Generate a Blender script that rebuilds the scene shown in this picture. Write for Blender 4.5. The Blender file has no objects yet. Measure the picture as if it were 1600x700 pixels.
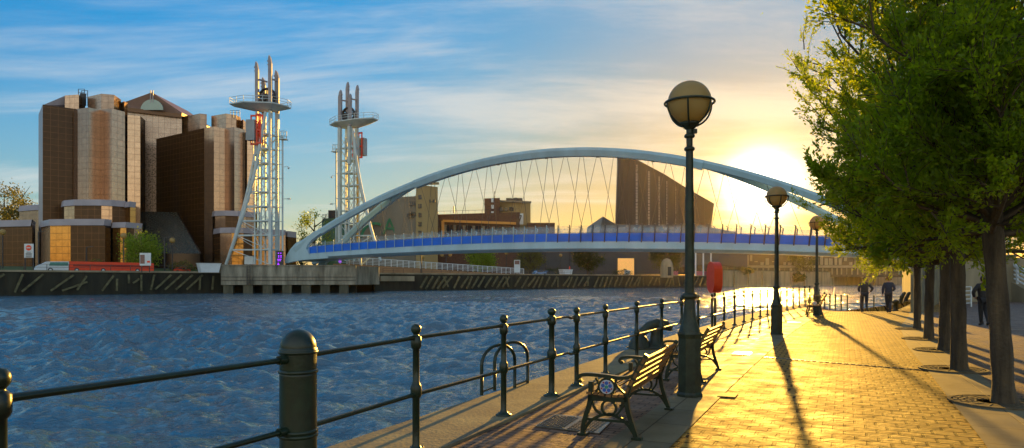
# look settings: sky tints, clouds, glow round the sun, sun strength, exposure
SKY_K = 3.0
SKY_TINT_LO_FAR = (1.45, 1.5, 1.5)
SKY_TINT_LO_SUN = (1.05, 0.82, 0.14)
SKY_TINT_HI_FAR = (0.07, 0.98, 1.62)
SKY_TINT_HI_SUN = (0.45, 0.66, 1.15)
CLOUD_FAR = (3.0, 3.1, 3.1)
CLOUD_SUN = (3.6, 3.2, 2.6)
GLOW = (22.0, 1.8, 0.1)
SKY_TINT_ZENITH = (1.1, 1.3, 1.4)
SKY_TINT_BACK = (3.8, 2.8, 2.2)
SUN_COL = (1.0, 0.53, 0.08)
SUN_E = 5.0
EXPO = 1.08
HAZE_D = 0.00004
import bpy, bmesh, math, random
import numpy as np
from mathutils import Vector, Matrix
R = math.radians
random.seed(7)
rng = np.random.default_rng(11)
scene = bpy.context.scene
col = scene.collection

# ------------------------------------------------------------------ camera
EYE = 1.62
cam_d = bpy.data.cameras.new('camera')
cam = bpy.data.objects.new('camera', cam_d)
col.objects.link(cam)
cam.location = (0, 0, EYE)
cam.rotation_euler = (R(90), 0, 0)
cam_d.sensor_width = 36
cam_d.lens = 24.0
cam_d.shift_y = 0.0544
cam_d.clip_start = 0.05
cam_d.clip_end = 9000
scene.camera = cam

# ------------------------------------------------------------------ sky and sun
SUN_AZ = R(20.1)      # to the right of the view direction (+Y)
SUN_EL = R(7.3)
SUN_DIR = Vector((math.sin(SUN_AZ) * math.cos(SUN_EL), math.cos(SUN_AZ) * math.cos(SUN_EL), math.sin(SUN_EL)))
world = bpy.data.worlds.new('World')
scene.world = world
world.use_nodes = True
nt = world.node_tree
nt.nodes.clear()
def wn(t, **k):
    n = nt.nodes.new(t)
    for a, b in k.items():
        setattr(n, a, b)
    return n
def wl(a, b):
    nt.links.new(a, b)
def wmath(op, a, b=None, c=None, clamp=False):
    n = wn('ShaderNodeMath', operation=op, use_clamp=clamp)
    for i, v in enumerate((a, b, c)):
        if v is None: continue
        if isinstance(v, (int, float)): n.inputs[i].default_value = v
        else: wl(v, n.inputs[i])
    return n.outputs[0]
def wvec(op, a, b=None):
    n = wn('ShaderNodeVectorMath', operation=op)
    for i, v in enumerate((a, b)):
        if v is None: continue
        if isinstance(v, (tuple, list, Vector)): n.inputs[i].default_value = v
        else: wl(v, n.inputs[i])
    return n
def wmix(fac, a, b, mode='MIX'):
    n = wn('ShaderNodeMix', data_type='RGBA', blend_type=mode)
    for i, v in ((0, fac), (6, a), (7, b)):
        if isinstance(v, (int, float)): n.inputs[i].default_value = v
        elif isinstance(v, (tuple, list)): n.inputs[i].default_value = (*v, 1)
        else: wl(v, n.inputs[i])
    return n.outputs[2]
out = wn('ShaderNodeOutputWorld')
bg = wn('ShaderNodeBackground')
bg.inputs[1].default_value = 0.12
wl(bg.outputs[0], out.inputs[0])
sky = wn('ShaderNodeTexSky', sky_type='NISHITA', sun_disc=False)
sky.sun_elevation = SUN_EL
sky.sun_rotation = SUN_AZ
sky.altitude = 50
sky.air_density = 1.0
sky.dust_density = 1.6
sky.ozone_density = 2.0
tc = wn('ShaderNodeTexCoord')
nrm = wvec('NORMALIZE', tc.outputs['Generated'])
dirv = nrm.outputs[0]
sep = wn('ShaderNodeSeparateXYZ'); wl(dirv, sep.inputs[0])
el = sep.outputs[2]
dots = wvec('DOT_PRODUCT', dirv, tuple(SUN_DIR)).outputs['Value']
dpos = wmath('MAXIMUM', dots, 0.0)
# how far up the sky: 0 at the horizon, 1 some 30 degrees up
up = wmath('MULTIPLY', el, 3.0, clamp=True)
near_sun = wmath('POWER', dpos, 9.0)
tint_lo = wmix(near_sun, SKY_TINT_LO_FAR, SKY_TINT_LO_SUN)
tint_hi = wmix(near_sun, SKY_TINT_HI_FAR, SKY_TINT_HI_SUN)
tint = wmix(wmath('POWER', up, 0.8), tint_lo, tint_hi)
# overhead and behind the camera the evening sky turns paler and rosier
zen = wn('ShaderNodeMapRange', interpolation_type='SMOOTHSTEP'); wl(el, zen.inputs[0])
zen.inputs[1].default_value = 0.40; zen.inputs[2].default_value = 0.70
tint = wmix(zen.outputs[0], tint, SKY_TINT_ZENITH)
bk = wn('ShaderNodeMapRange', interpolation_type='SMOOTHSTEP'); wl(wmath('MULTIPLY', sep.outputs[1], -1.0), bk.inputs[0])
bk.inputs[1].default_value = -0.15; bk.inputs[2].default_value = 0.7
tint = wmix(bk.outputs[0], tint, SKY_TINT_BACK)
# the photograph was exposed for both the bright and the dark half of the sky: even out the sky's range, keeping its hue
lum = wvec('DOT_PRODUCT', sky.outputs[0], (0.25, 0.6, 0.15)).outputs['Value']
comp = wmath('DIVIDE', SKY_K, wmath('ADD', lum, SKY_K))
sc_ = wn('ShaderNodeVectorMath', operation='SCALE'); wl(sky.outputs[0], sc_.inputs[0]); wl(comp, sc_.inputs[3])
base = wmix(1.0, sc_.outputs[0], tint, 'MULTIPLY')
# clouds: thin streaks stretched along the horizon, projected on a plane high above
elc = wmath('MAXIMUM', el, 0.02)
div = wmath('DIVIDE', 1.0, wmath('ADD', elc, 0.09))
pl = wn('ShaderNodeVectorMath', operation='SCALE'); wl(dirv, pl.inputs[0]); wl(div, pl.inputs[3])
mp = wn('ShaderNodeMapping'); wl(pl.outputs[0], mp.inputs[0])
mp.inputs['Location'].default_value = (3.1, 1.7, 0)
mp.inputs['Rotation'].default_value = (0, 0, R(12))
mp.inputs['Scale'].default_value = (0.42, 1.25, 0.0)
nz = wn('ShaderNodeTexNoise', noise_dimensions='3D'); wl(mp.outputs[0], nz.inputs['Vector'])
nz.inputs['Scale'].default_value = 1.15; nz.inputs['Detail'].default_value = 9; nz.inputs['Roughness'].default_value = 0.62; nz.inputs['Distortion'].default_value = 0.5
nz2 = wn('ShaderNodeTexNoise'); wl(mp.outputs[0], nz2.inputs['Vector'])
nz2.inputs['Scale'].default_value = 0.45; nz2.inputs['Detail'].default_value = 3
cm = wmath('MULTIPLY', wmath('ADD', nz.outputs[0], wmath('MULTIPLY', wmath('SUBTRACT', nz2.outputs[0], 0.5), 0.9)), 1.0)
mr = wn('ShaderNodeMapRange', interpolation_type='SMOOTHSTEP'); wl(cm, mr.inputs[0])
mr.inputs[1].default_value = 0.42; mr.inputs[2].default_value = 0.72
low = wn('ShaderNodeMapRange', interpolation_type='SMOOTHSTEP'); wl(el, low.inputs[0])
low.inputs[1].default_value = 0.0; low.inputs[2].default_value = 0.06
cl = wmath('MULTIPLY', mr.outputs[0], low.outputs[0])
ccol = wmix(near_sun, CLOUD_FAR, CLOUD_SUN)
base2 = wmix(wmath('MULTIPLY', cl, 0.60), base, ccol)
# the bright air round the low sun
g1 = wmath('MULTIPLY', wmath('POWER', dpos, 1500.0), GLOW[0])
g2 = wmath('MULTIPLY', wmath('POWER', dpos, 160.0), GLOW[1])
g3 = wmath('MULTIPLY', wmath('POWER', dpos, 18.0), GLOW[2])
c1 = wmix(1.0, (1.0, 0.93, 0.70), g1, 'MULTIPLY')
c2 = wmix(1.0, (1.0, 0.74, 0.26), g2, 'MULTIPLY')
c3 = wmix(1.0, (1.0, 0.55, 0.16), g3, 'MULTIPLY')
tot = wmix(1.0, wmix(1.0, wmix(1.0, base2, c1, 'ADD'), c2, 'ADD'), c3, 'ADD')
wl(tot, bg.inputs[0])

sun_d = bpy.data.lights.new('sun', 'SUN')
sun_d.energy = SUN_E
sun_d.angle = R(0.6)
sun_d.color = SUN_COL
sun = bpy.data.objects.new('sun', sun_d)
col.objects.link(sun)
sun.rotation_euler = (-SUN_DIR).to_track_quat('-Z', 'Y').to_euler()

vs = scene.view_settings
vs.view_transform = 'Standard'; vs.look = 'None'; vs.gamma = 1.0; vs.use_curve_mapping = False
vs.exposure = EXPO
scene.cycles.max_bounces = 10
scene.cycles.diffuse_bounces = 7
scene.cycles.transparent_max_bounces = 24
scene.cycles.sample_clamp_indirect = 6
scene.cycles.sample_clamp_direct = 0

# ------------------------------------------------------------------ helpers
FPX = 1067.0
HOR = 437.0
def A(px, py, Y):
    return Vector(((px - 800) * Y / FPX, Y, EYE + (HOR - py) * Y / FPX))
def G(px, py, z=0.0):
    Y = (EYE - z) * FPX / (py - HOR)
    return Vector(((px - 800) * Y / FPX, Y, z))

def tag(o, label=None, cat=None, group=None, kind=None):
    if label: o['label'] = label
    if cat: o['category'] = cat
    if group: o['group'] = group
    if kind: o['kind'] = kind
    return o
def empty(name, label, cat, loc=(0, 0, 0), rz=0, group=None, scale=1.0):
    o = bpy.data.objects.new(name, None)
    col.objects.link(o)
    o.location = loc
    o.rotation_euler = (0, 0, rz)
    o.scale = (scale,) * 3
    o.empty_display_size = 0.2
    return tag(o, label, cat, group)
def copy_tree(o, parent=None):
    c = o.copy()
    col.objects.link(c)
    c.parent = parent
    for ch in list(o.children):
        copy_tree(ch, c)
    return c
def place(proto, loc, rz=0, label=None, group=None, scale=None):
    c = copy_tree(proto)
    c.location = loc
    c.rotation_euler = (0, 0, rz)
    if label: c['label'] = label
    if group: c['group'] = group
    if scale is not None: c.scale = (scale,) * 3 if isinstance(scale, (int, float)) else scale
    return c

class MB:
    """collects shapes for one mesh object"""
    def __init__(s):
        s.v = []; s.f = []; s.uv = {}; s.sm = set(); s.mi = {}
    def add(s, vs_, fs, smooth=False, uvs=None, m=0):
        b = len(s.v)
        s.v.extend([tuple(x) for x in vs_])
        for i, f in enumerate(fs):
            k = len(s.f)
            s.f.append(tuple(b + q for q in f))
            if smooth: s.sm.add(k)
            if uvs: s.uv[k] = uvs[i]
            if m: s.mi[k] = m
    def box(s, c, size, rot=None, taper=1.0, m=0):
        x, y, z = (q / 2 for q in size)
        vs_ = [Vector((a * x * (taper if cz > 0 else 1), b * y * (taper if cz > 0 else 1), cz * z)) for cz in (-1, 1) for a, b in ((-1, -1), (1, -1), (1, 1), (-1, 1))]
        if rot is not None:
            if not isinstance(rot, Matrix): rot = Matrix.Rotation(rot, 3, 'Z')
            vs_ = [rot @ v for v in vs_]
        c = Vector(c)
        s.add([v + c for v in vs_], [(3, 2, 1, 0), (4, 5, 6, 7), (0, 1, 5, 4), (1, 2, 6, 5), (2, 3, 7, 6), (3, 0, 4, 7)], m=m)
    def bar(s, a, b, w, h, up=(0, 0, 1)):
        a = Vector(a); b = Vector(b); d = (b - a); L = d.length
        if L < 1e-6: return
        d.normalize(); u = Vector(up)
        if abs(d.dot(u)) > 0.98: u = Vector((0, 1, 0))
        sd = d.cross(u).normalized(); u = sd.cross(d).normalized()
        vs_ = []
        for p in (a, b):
            for i, j in ((-1, -1), (1, -1), (1, 1), (-1, 1)):
                vs_.append(p + sd * (i * w / 2) + u * (j * h / 2))
        s.add(vs_, [(3, 2, 1, 0), (4, 5, 6, 7), (0, 1, 5, 4), (1, 2, 6, 5), (2, 3, 7, 6), (3, 0, 4, 7)])
    def tube(s, pts, r, n=8, cap=True, flat=1.0, smooth=True):
        pts = [Vector(p) for p in pts]
        rs = r if isinstance(r, (list, tuple)) else [r] * len(pts)
        vs_ = []; prev = None
        for i, p in enumerate(pts):
            d = (pts[min(i + 1, len(pts) - 1)] - pts[max(i - 1, 0)]).normalized()
            if prev is None:
                u = Vector((0, 0, 1)) if abs(d.z) < 0.9 else Vector((0, 1, 0))
            else: u = prev
            sd = d.cross(u).normalized(); u = sd.cross(d).normalized(); prev = u
            for k in range(n):
                t = 2 * math.pi * k / n
                vs_.append(p + sd * (rs[i] * math.cos(t)) + u * (rs[i] * flat * math.sin(t)))
        fs = []
        for i in range(len(pts) - 1):
            for k in range(n):
                a = i * n + k; b = i * n + (k + 1) % n
                fs.append((a, b, b + n, a + n))
        s.add(vs_, fs, smooth)
        if cap:
            s.add(vs_[:n], [tuple(range(n))[::-1]])
            s.add(vs_[-n:], [tuple(range(n))])
    def lathe(s, prof, c=(0, 0, 0), n=20, smooth=True, sc=(1, 1)):
        c = Vector(c)
        vs_ = [c + Vector((r * math.cos(2 * math.pi * k / n) * sc[0], r * math.sin(2 * math.pi * k / n) * sc[1], z)) for r, z in prof for k in range(n)]
        fs = []
        for i in range(len(prof) - 1):
            for k in range(n):
                a = i * n + k; b = i * n + (k + 1) % n
                fs.append((a, b, b + n, a + n))
        s.add(vs_, fs, smooth)
        if prof[0][0] > 1e-4: s.add(vs_[:n], [tuple(range(n))[::-1]])
        if prof[-1][0] > 1e-4: s.add(vs_[-n:], [tuple(range(n))])
    def sphere(s, c, r, n=16, m=8, sc=(1, 1, 1)):
        prof = [(max(r * math.sin(math.pi * i / m), 1e-5), -r * math.cos(math.pi * i / m) * sc[2]) for i in range(m + 1)]
        s.lathe(prof, c, n, True, (sc[0], sc[1]))
    def prism(s, poly, z0, z1, top=True, bottom=False, ztop=None):
        """vertical walls over a footprint, with UVs in metres"""
        n = len(poly)
        per = 0
        for i in range(n):
            a = poly[i]; b = poly[(i + 1) % n]
            L = math.hypot(b[0] - a[0], b[1] - a[1])
            ta = ztop[i] if ztop else z1; tb = ztop[(i + 1) % n] if ztop else z1
            s.add([(a[0], a[1], z0), (b[0], b[1], z0), (b[0], b[1], tb), (a[0], a[1], ta)], [(0, 1, 2, 3)],
                  uvs=[[(per, z0), (per + L, z0), (per + L, tb), (per, ta)]])
            per += L
        if top:
            s.add([(p[0], p[1], ztop[i] if ztop else z1) for i, p in enumerate(poly)], [tuple(range(n))], uvs=[[(p[0], p[1]) for p in poly]])
        if bottom:
            s.add([(p[0], p[1], z0) for p in poly], [tuple(range(n))[::-1]], uvs=[[(p[0], p[1]) for p in poly][::-1]])
    def slab(s, poly3, thick_vec):
        """an outline in 3D given a thickness"""
        n = len(poly3); t = Vector(thick_vec)
        a = [Vector(p) for p in poly3]; b = [p + t for p in a]
        s.add(a + b, [tuple(range(n)), tuple(range(n, 2 * n))[::-1]] + [(i, i + n, (i + 1) % n + n, (i + 1) % n) for i in range(n)])
    def build(s, name, mat, parent=None, mats=None, auto=None):
        me = bpy.data.meshes.new(name)
        me.from_pydata(s.v, [], s.f)
        if s.uv:
            ul = me.uv_layers.new(name='UVMap')
            for k, uv in s.uv.items():
                p = me.polygons[k]
                for j, li in enumerate(p.loop_indices):
                    if j < len(uv): ul.data[li].uv = uv[j]
        for m_ in (mats or [mat]):
            me.materials.append(m_)
        if s.mi:
            for k, m_ in s.mi.items(): me.polygons[k].material_index = m_
        if s.sm:
            for k in s.sm: me.polygons[k].use_smooth = True
        bm = bmesh.new(); bm.from_mesh(me)
        bmesh.ops.recalc_face_normals(bm, faces=bm.faces)
        bm.to_mesh(me); bm.free()
        o = bpy.data.objects.new(name, me)
        col.objects.link(o)
        if parent: o.parent = parent
        return o

# ------------------------------------------------------------------ materials
def newmat(name):
    m = bpy.data.materials.new(name); m.use_nodes = True
    return m, m.node_tree, m.node_tree.nodes['Principled BSDF']
def N(t, ty, **k):
    n = t.nodes.new(ty)
    for a, b in k.items(): setattr(n, a, b)
    return n
def mat(name, c, rough=0.6, metal=0.0, var=0.25, scale=3.0, bump=0.0, bscale=30.0, spec=0.5, c2=None, emit=None, es=0, coat=0, streak=False, trans=0):
    m, t, b = newmat(name)
    b.inputs['Roughness'].default_value = rough
    b.inputs['Metallic'].default_value = metal
    b.inputs['Specular IOR Level'].default_value = spec
    if coat: b.inputs['Coat Weight'].default_value = coat; b.inputs['Coat Roughness'].default_value = 0.15
    if trans: b.inputs['Transmission Weight'].default_value = trans
    tcn = N(t, 'ShaderNodeTexCoord')
    vec = tcn.outputs['Object']
    if streak:
        mpn = N(t, 'ShaderNodeMapping'); t.links.new(vec, mpn.inputs[0]); mpn.inputs['Scale'].default_value = (1, 1, 0.18); vec = mpn.outputs[0]
    nz = N(t, 'ShaderNodeTexNoise'); t.links.new(vec, nz.inputs['Vector'])
    nz.inputs['Scale'].default_value = scale; nz.inputs['Detail'].default_value = 6; nz.inputs['Roughness'].default_value = 0.65
    rp = N(t, 'ShaderNodeValToRGB'); t.links.new(nz.outputs[0], rp.inputs[0])
    k2 = c2 if c2 else tuple(x * (1 - var) for x in c)
    k1 = tuple(min(1, x * (1 + var * 0.6)) for x in c)
    rp.color_ramp.elements[0].position = 0.32; rp.color_ramp.elements[1].position = 0.68
    rp.color_ramp.elements[0].color = (*k2, 1); rp.color_ramp.elements[1].color = (*k1, 1)
    t.links.new(rp.outputs[0], b.inputs['Base Color'])
    if emit:
        b.inputs['Emission Color'].default_value = (*emit, 1); b.inputs['Emission Strength'].default_value = es
    if bump:
        n2 = N(t, 'ShaderNodeTexNoise'); t.links.new(tcn.outputs['Object'], n2.inputs['Vector']); n2.inputs['Scale'].default_value = bscale; n2.inputs['Detail'].default_value = 5
        bp = N(t, 'ShaderNodeBump'); bp.inputs['Strength'].default_value = bump; bp.inputs['Distance'].default_value = 0.02
        t.links.new(n2.outputs[0], bp.inputs['Height']); t.links.new(bp.outputs[0], b.inputs['Normal'])
    return m

def brickmat(name, c1, c2, mortar, bw, bh, ms, rot=0.0, rough=0.5, spec=0.5, bump=0.6, dist=0.01, uv=False, dirt=0.3, jitter=0.0, metal=0.0, offset=0.5, rvar=0.15, stint=None):
    m, t, b = newmat(name)
    b.inputs['Metallic'].default_value = metal
    b.inputs['Specular IOR Level'].default_value = spec
    if stint: b.inputs['Specular Tint'].default_value = (*stint, 1)
    tcn = N(t, 'ShaderNodeTexCoord')
    mpn = N(t, 'ShaderNodeMapping'); t.links.new(tcn.outputs['UV' if uv else 'Object'], mpn.inputs[0])
    mpn.inputs['Rotation'].default_value = (0, 0, rot)
    br = N(t, 'ShaderNodeTexBrick', offset=offset); t.links.new(mpn.outputs[0], br.inputs['Vector'])
    br.inputs['Scale'].default_value = 1.0
    br.inputs['Brick Width'].default_value = bw; br.inputs['Row Height'].default_value = bh
    br.inputs['Mortar Size'].default_value = ms; br.inputs['Mortar Smooth'].default_value = 0.3
    br.inputs['Color1'].default_value = (*c1, 1); br.inputs['Color2'].default_value = (*c2, 1); br.inputs['Mortar'].default_value = (*mortar, 1)
    nz = N(t, 'ShaderNodeTexNoise'); t.links.new(mpn.outputs[0], nz.inputs['Vector']); nz.inputs['Scale'].default_value = 0.9; nz.inputs['Detail'].default_value = 8; nz.inputs['Roughness'].default_value = 0.7
    mx = N(t, 'ShaderNodeMix', data_type='RGBA', blend_type='MULTIPLY'); mx.inputs[0].default_value = 1.0
    rp = N(t, 'ShaderNodeValToRGB'); t.links.new(nz.outputs[0], rp.inputs[0])
    rp.color_ramp.elements[0].position = 0.3; rp.color_ramp.elements[1].position = 0.7
    rp.color_ramp.elements[0].color = (1 - dirt,) * 3 + (1,); rp.color_ramp.elements[1].color = (1 + dirt * .3,) * 3 + (1,)
    t.links.new(br.outputs[0], mx.inputs[6]); t.links.new(rp.outputs[0], mx.inputs[7])
    t.links.new(mx.outputs[2], b.inputs['Base Color'])
    # roughness varies from brick to brick
    n3 = N(t, 'ShaderNodeTexNoise'); t.links.new(mpn.outputs[0], n3.inputs['Vector']); n3.inputs['Scale'].default_value = 2.2; n3.inputs['Detail'].default_value = 5
    mrn = N(t, 'ShaderNodeMapRange'); t.links.new(n3.outputs[0], mrn.inputs[0]); mrn.inputs[1].default_value = .3; mrn.inputs[2].default_value = .7
    mrn.inputs[3].default_value = max(rough - rvar, 0.02); mrn.inputs[4].default_value = rough + rvar
    t.links.new(mrn.outputs[0], b.inputs['Roughness'])
    # height: mortar down, fine grain, a slight tilt per brick
    n2 = N(t, 'ShaderNodeTexNoise'); t.links.new(mpn.outputs[0], n2.inputs['Vector']); n2.inputs['Scale'].default_value = 1.6 / bh if bh < 1 else 0.5; n2.inputs['Detail'].default_value = 4
    h = N(t, 'ShaderNodeMath', operation='SUBTRACT')
    hs = N(t, 'ShaderNodeMath', operation='MULTIPLY'); t.links.new(n2.outputs[0], hs.inputs[0]); hs.inputs[1].default_value = 0.5 + jitter
    t.links.new(hs.outputs[0], h.inputs[0]); t.links.new(br.outputs['Fac'], h.inputs[1])
    bp = N(t, 'ShaderNodeBump'); bp.inputs['Strength'].default_value = bump; bp.inputs['Distance'].default_value = dist
    t.links.new(h.outputs[0], bp.inputs['Height']); t.links.new(bp.outputs[0], b.inputs['Normal'])
    return m
M = {}
M['iron'] = mat('green_black_painted_iron', (0.009, 0.024, 0.011), 0.34, 0, 0.5, 7, 0.10, 30, spec=.45, c2=(0.007, 0.013, 0.007), coat=0.1)
M['iron_gold'] = M['iron']
M['lamp_iron'] = mat('lamp_post_paint', (0.024, 0.036, 0.020), 0.42, 0, 0.5, 6, 0.12, 30, spec=.4, c2=(0.010, 0.014, 0.008))
M['wood'] = mat('bench_slat_wood', (0.20, 0.10, 0.035), 0.55, 0, 0.5, 14, 0.3, 60, spec=.3)
M['concrete'] = mat('concrete', (0.23, 0.20, 0.11), 0.85, 0, 0.4, 1.2, 0.5, 25, spec=.2, c2=(0.12, 0.11, 0.085))
M['pier_concrete'] = mat('stained_concrete', (0.34, 0.32, 0.25), 0.85, 0, 0.3, 0.55, 0.4, 6, c2=(0.05, 0.05, 0.035), streak=True)
M['white'] = mat('white_painted_steel', (0.66, 0.72, 0.74), 0.4, 0, 0.12, 0.6)
M['tower_white'] = mat('tower_white_paint', (0.52, 0.62, 0.64), 0.42, 0, 0.18, 0.5)
M['blade'] = mat('grey_tower_fin_paint', (0.30, 0.28, 0.30), 0.4, 0, 0.25, 0.5)
M['bridge'] = mat('pale_blue_grey_bridge_paint', (0.36, 0.54, 0.62), 0.35, 0, 0.15, 0.3, streak=True)
M['bridge_dark'] = mat('bridge_underside_paint', (0.16, 0.17, 0.17), 0.5, 0, 0.2, 0.4)
M['blue'] = mat('blue_parapet_panel', (0.004, 0.16, 0.80), 0.4, 0, 0.3, 0.15)
M['cable'] = mat('steel_cable', (0.10, 0.09, 0.07), 0.6, 0.2, 0.1, 1)
M['footing_concrete'] = mat('dark_footing_concrete', (0.10, 0.095, 0.06), 0.7, 0, 0.5, 0.8, 0.4, 6, c2=(0.02, 0.025, 0.015), streak=True)  # darker streaked tone for the pier footings
M['red'] = mat('red_paint', (0.85, 0.06, 0.015), 0.35, 0, 0.15, 1)
M['darkmetal'] = mat('dark_metal', (0.05, 0.05, 0.055), 0.45, 0.3, 0.3, 2)
M['greybox'] = mat('grey_counterweight_paint', (0.30, 0.34, 0.36), 0.4, 0, 0.2, 0.6)
M['timber'] = mat('weathered_timber', (0.15, 0.14, 0.07), 0.85, 0, 0.5, 1.5, 0.5, 9, c2=(0.05, 0.05, 0.025))
M['dark_quay'] = mat('dark_quay_planks', (0.030, 0.030, 0.018), 0.85, 0, 0.6, 0.7, 0.5, 4, c2=(0.010, 0.010, 0.007), streak=True)
M['stone'] = mat('quay_stone', (0.33, 0.28, 0.18), 0.8, 0, 0.35, 0.25, 0.4, 3, c2=(0.15, 0.13, 0.08), streak=True)
M['bark'] = mat('tree_bark', (0.09, 0.065, 0.035), 0.85, 0, 0.5, 6, 0.9, 22, c2=(0.03, 0.022, 0.013), streak=True)
M['asphalt'] = mat('asphalt', (0.06, 0.06, 0.055), 0.85, 0, 0.3, 2)
M['grass_ground'] = mat('mown_grass', (0.06, 0.10, 0.02), 0.9, 0, 0.4, 2)
M['flag'] = brickmat('stone_flags', (0.22, 0.19, 0.12), (0.17, 0.15, 0.10), (0.06, 0.05, 0.04), 0.9, 0.62, 0.008, rot=R(-64.5), rough=0.7, spec=0.18, stint=(1, .7, .25), bump=0.5, dist=0.008, dirt=0.35, offset=0.5)
# ------------------------------------------------------------------ the quay edge curve and ground
WZ = -1.2
_eY = [-14, -8, 0, 6.57, 8.6, 12, 16, 20, 24, 28, 32, 36, 39, 42, 47, 51, 55]
_eX = [-11.6, -8.6, -4.8, -1.62, -0.75, 0.85, 2.75, 4.85, 6.9, 9.0, 11.3, 13.5, 15.2, 17.0, 20.6, 23.6, 27.0]
_ec = np.polyfit(_eY, _eX, 5)
def edge(Y): return float(np.polyval(_ec, Y))
def edge_n(Y):
    d = (edge(Y + .1) - edge(Y - .1)) / .2
    L = math.hypot(d, 1)
    return Vector((1 / L, -d / L)), Vector((d / L, 1 / L))     # inland normal, along
def gz(X, Y):
    """the promenade is level and falls to a lower landing beyond its crest"""
    if Y <= 35: return 0.0
    k = min(1, max(0, (X / Y - 0.435) / 0.03)); k = k * k * (3 - 2 * k)
    if X / Y > 0.575: k = 0
    return -0.046 * (Y - 35) * k
def off(Y, d):
    n, a = edge_n(Y)
    return edge(Y) + n.x * d, Y + n.y * d
_rY = [-8, 0, 4, 6.65, 7.79, 9.4, 11.76, 16.3, 23.4, 31.1, 34]
_rX = [-2.6, 1.25, 3.2, 4.62, 5.2, 6.0, 7.2, 9.45, 13.3, 18.1, 19.75]
def rstrip(Y): return float(np.interp(Y, _rY, _rX))
def ground_z(X, Y): return gz(X, Y)

def strip(name, ya, yb, fa, fb, z, mt, step=0.5, nx=1, kind='structure', raise_=0.0):
    m = MB(); n = int((yb - ya) / step)
    vs_ = []
    for i in range(n + 1):
        Y = ya + (yb - ya) * i / n
        a = fa(Y); b = fb(Y)
        for j in range(nx + 1):
            x = a[0] + (b[0] - a[0]) * j / nx; y = a[1] + (b[1] - a[1]) * j / nx
            vs_.append((x, y, gz(x, y) + z))
    fs = [(i * (nx + 1) + j, i * (nx + 1) + j + 1, (i + 1) * (nx + 1) + j + 1, (i + 1) * (nx + 1) + j) for i in range(n) for j in range(nx)]
    m.add(vs_, fs)
    return tag(m.build(name, mt), kind=kind)

M['paver'] = brickmat('buff_brick_pavers', (0.52, 0.31, 0.07), (0.33, 0.18, 0.04), (0.02, 0.012, 0.007), 0.21, 0.215, 0.019, rot=R(26), rough=0.72, spec=0.12, bump=1.0, dist=0.022, dirt=0.45, jitter=0.2, rvar=0.1, stint=(1.0, .60, .10))
M['paver_red'] = brickmat('red_brown_brick_pavers', (0.26, 0.15, 0.085), (0.17, 0.095, 0.06), (0.03, 0.02, 0.014), 0.22, 0.11, 0.009, rot=R(26), rough=0.65, spec=.2, bump=0.9, dist=0.01, dirt=0.35, jitter=0.4)
M['paver_plaza'] = brickmat('mauve_brown_pavers', (0.22, 0.15, 0.11), (0.16, 0.11, 0.085), (0.03, 0.022, 0.02), 0.22, 0.11, 0.009, rot=R(-20), rough=0.65, spec=.2, bump=0.9, dist=0.01, dirt=0.35, jitter=0.4)
# brick_path: whole base sheet
strip('brick_path', -12, 55, lambda Y: (edge(Y) + .02, Y), lambda Y: (max(rstrip(Y), 0) + 60 if Y < 50 else 34.0, Y), -0.004, M['paver'], 0.5, 60)
strip('quay_coping', -12, 55, lambda Y: off(Y, 0.0), lambda Y: off(Y, 1.0), 0.03, M['concrete'], 0.5, 2)
strip('brick_band', -12, 42, lambda Y: off(Y, 1.0), lambda Y: off(Y, 2.3), 0.002, M['paver_red'], 0.5, 2)
strip('flagstone_strip', -12, 40, lambda Y: off(Y, 2.3), lambda Y: off(Y, 2.92), 0.006, M['flag'], 0.5, 1)
strip('kerb_slabs', -8, 34, lambda Y: (rstrip(Y), Y), lambda Y: (rstrip(Y) + 0.82, Y), 0.006, M['flag'], 0.5, 1)
strip('tree_pit_band', -8, 34, lambda Y: (rstrip(Y) + .82, Y), lambda Y: (rstrip(Y) + 1.75, Y), 0.002, M['paver_red'], 0.5, 1)
strip('plaza', -8, 50, lambda Y: (rstrip(Y) + 1.75, Y) if Y < 34 else (21.5 + (Y - 34) * .6, Y), lambda Y: (62, Y), 0.004, M['paver_plaza'], 1.0, 8)
# front edge of the coping, its small step and the quay face down into the water
m = MB(); st = MB()
ys = [-12 + i * 0.5 for i in range(135)]
for a, b in zip(ys[:-1], ys[1:]):
    for (d0, d1, z0, z1, tgt) in ((0, 0, .03, -0.32, st), (0.05, 0.05, -0.32, -3.0, m), (1.0, 1.0, .03, -.01, st)):
        p = off(a, d0); q = off(b, d0)
        tgt.add([(p[0], p[1], gz(*p) + z0), (q[0], q[1], gz(*q) + z0), (q[0], q[1], gz(*q) + z1), (p[0], p[1], gz(*p) + z1)], [(0, 1, 2, 3)])
tag(st.build('coping_edge', M['concrete']), kind='structure')
p = off(55, 0)
m.add([(p[0], 55, -.85), (36, 55, -.85), (36, 55, -3), (p[0], 55, -3)], [(0, 1, 2, 3)])
tag(m.build('near_quay_wall', M['pier_concrete']), 'stained quay wall dropping from the promenade coping into the water', 'wall')
# slot drain crossing the path
m = MB()
a = off(15.6, 2.95); b = (rstrip(12.2), 12.2)
dx, dy = b[0] - a[0], b[1] - a[1]; L = math.hypot(dx, dy)
m.bar((a[0], a[1], 0.0005), (b[0], b[1], 0.0005), 0.12, 0.006)
for k in range(int(L / 0.12)):
    t = (k + .5) * .12 / L
    m.bar((a[0] + dx * t - .0, a[1] + dy * t - .035, .006), (a[0] + dx * t, a[1] + dy * t + .035, .006), 0.05, 0.006)
tag(m.build('drain_channel', M['darkmetal']), 'narrow slotted drain channel crossing the brick path beyond the second bench', 'drain')

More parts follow.
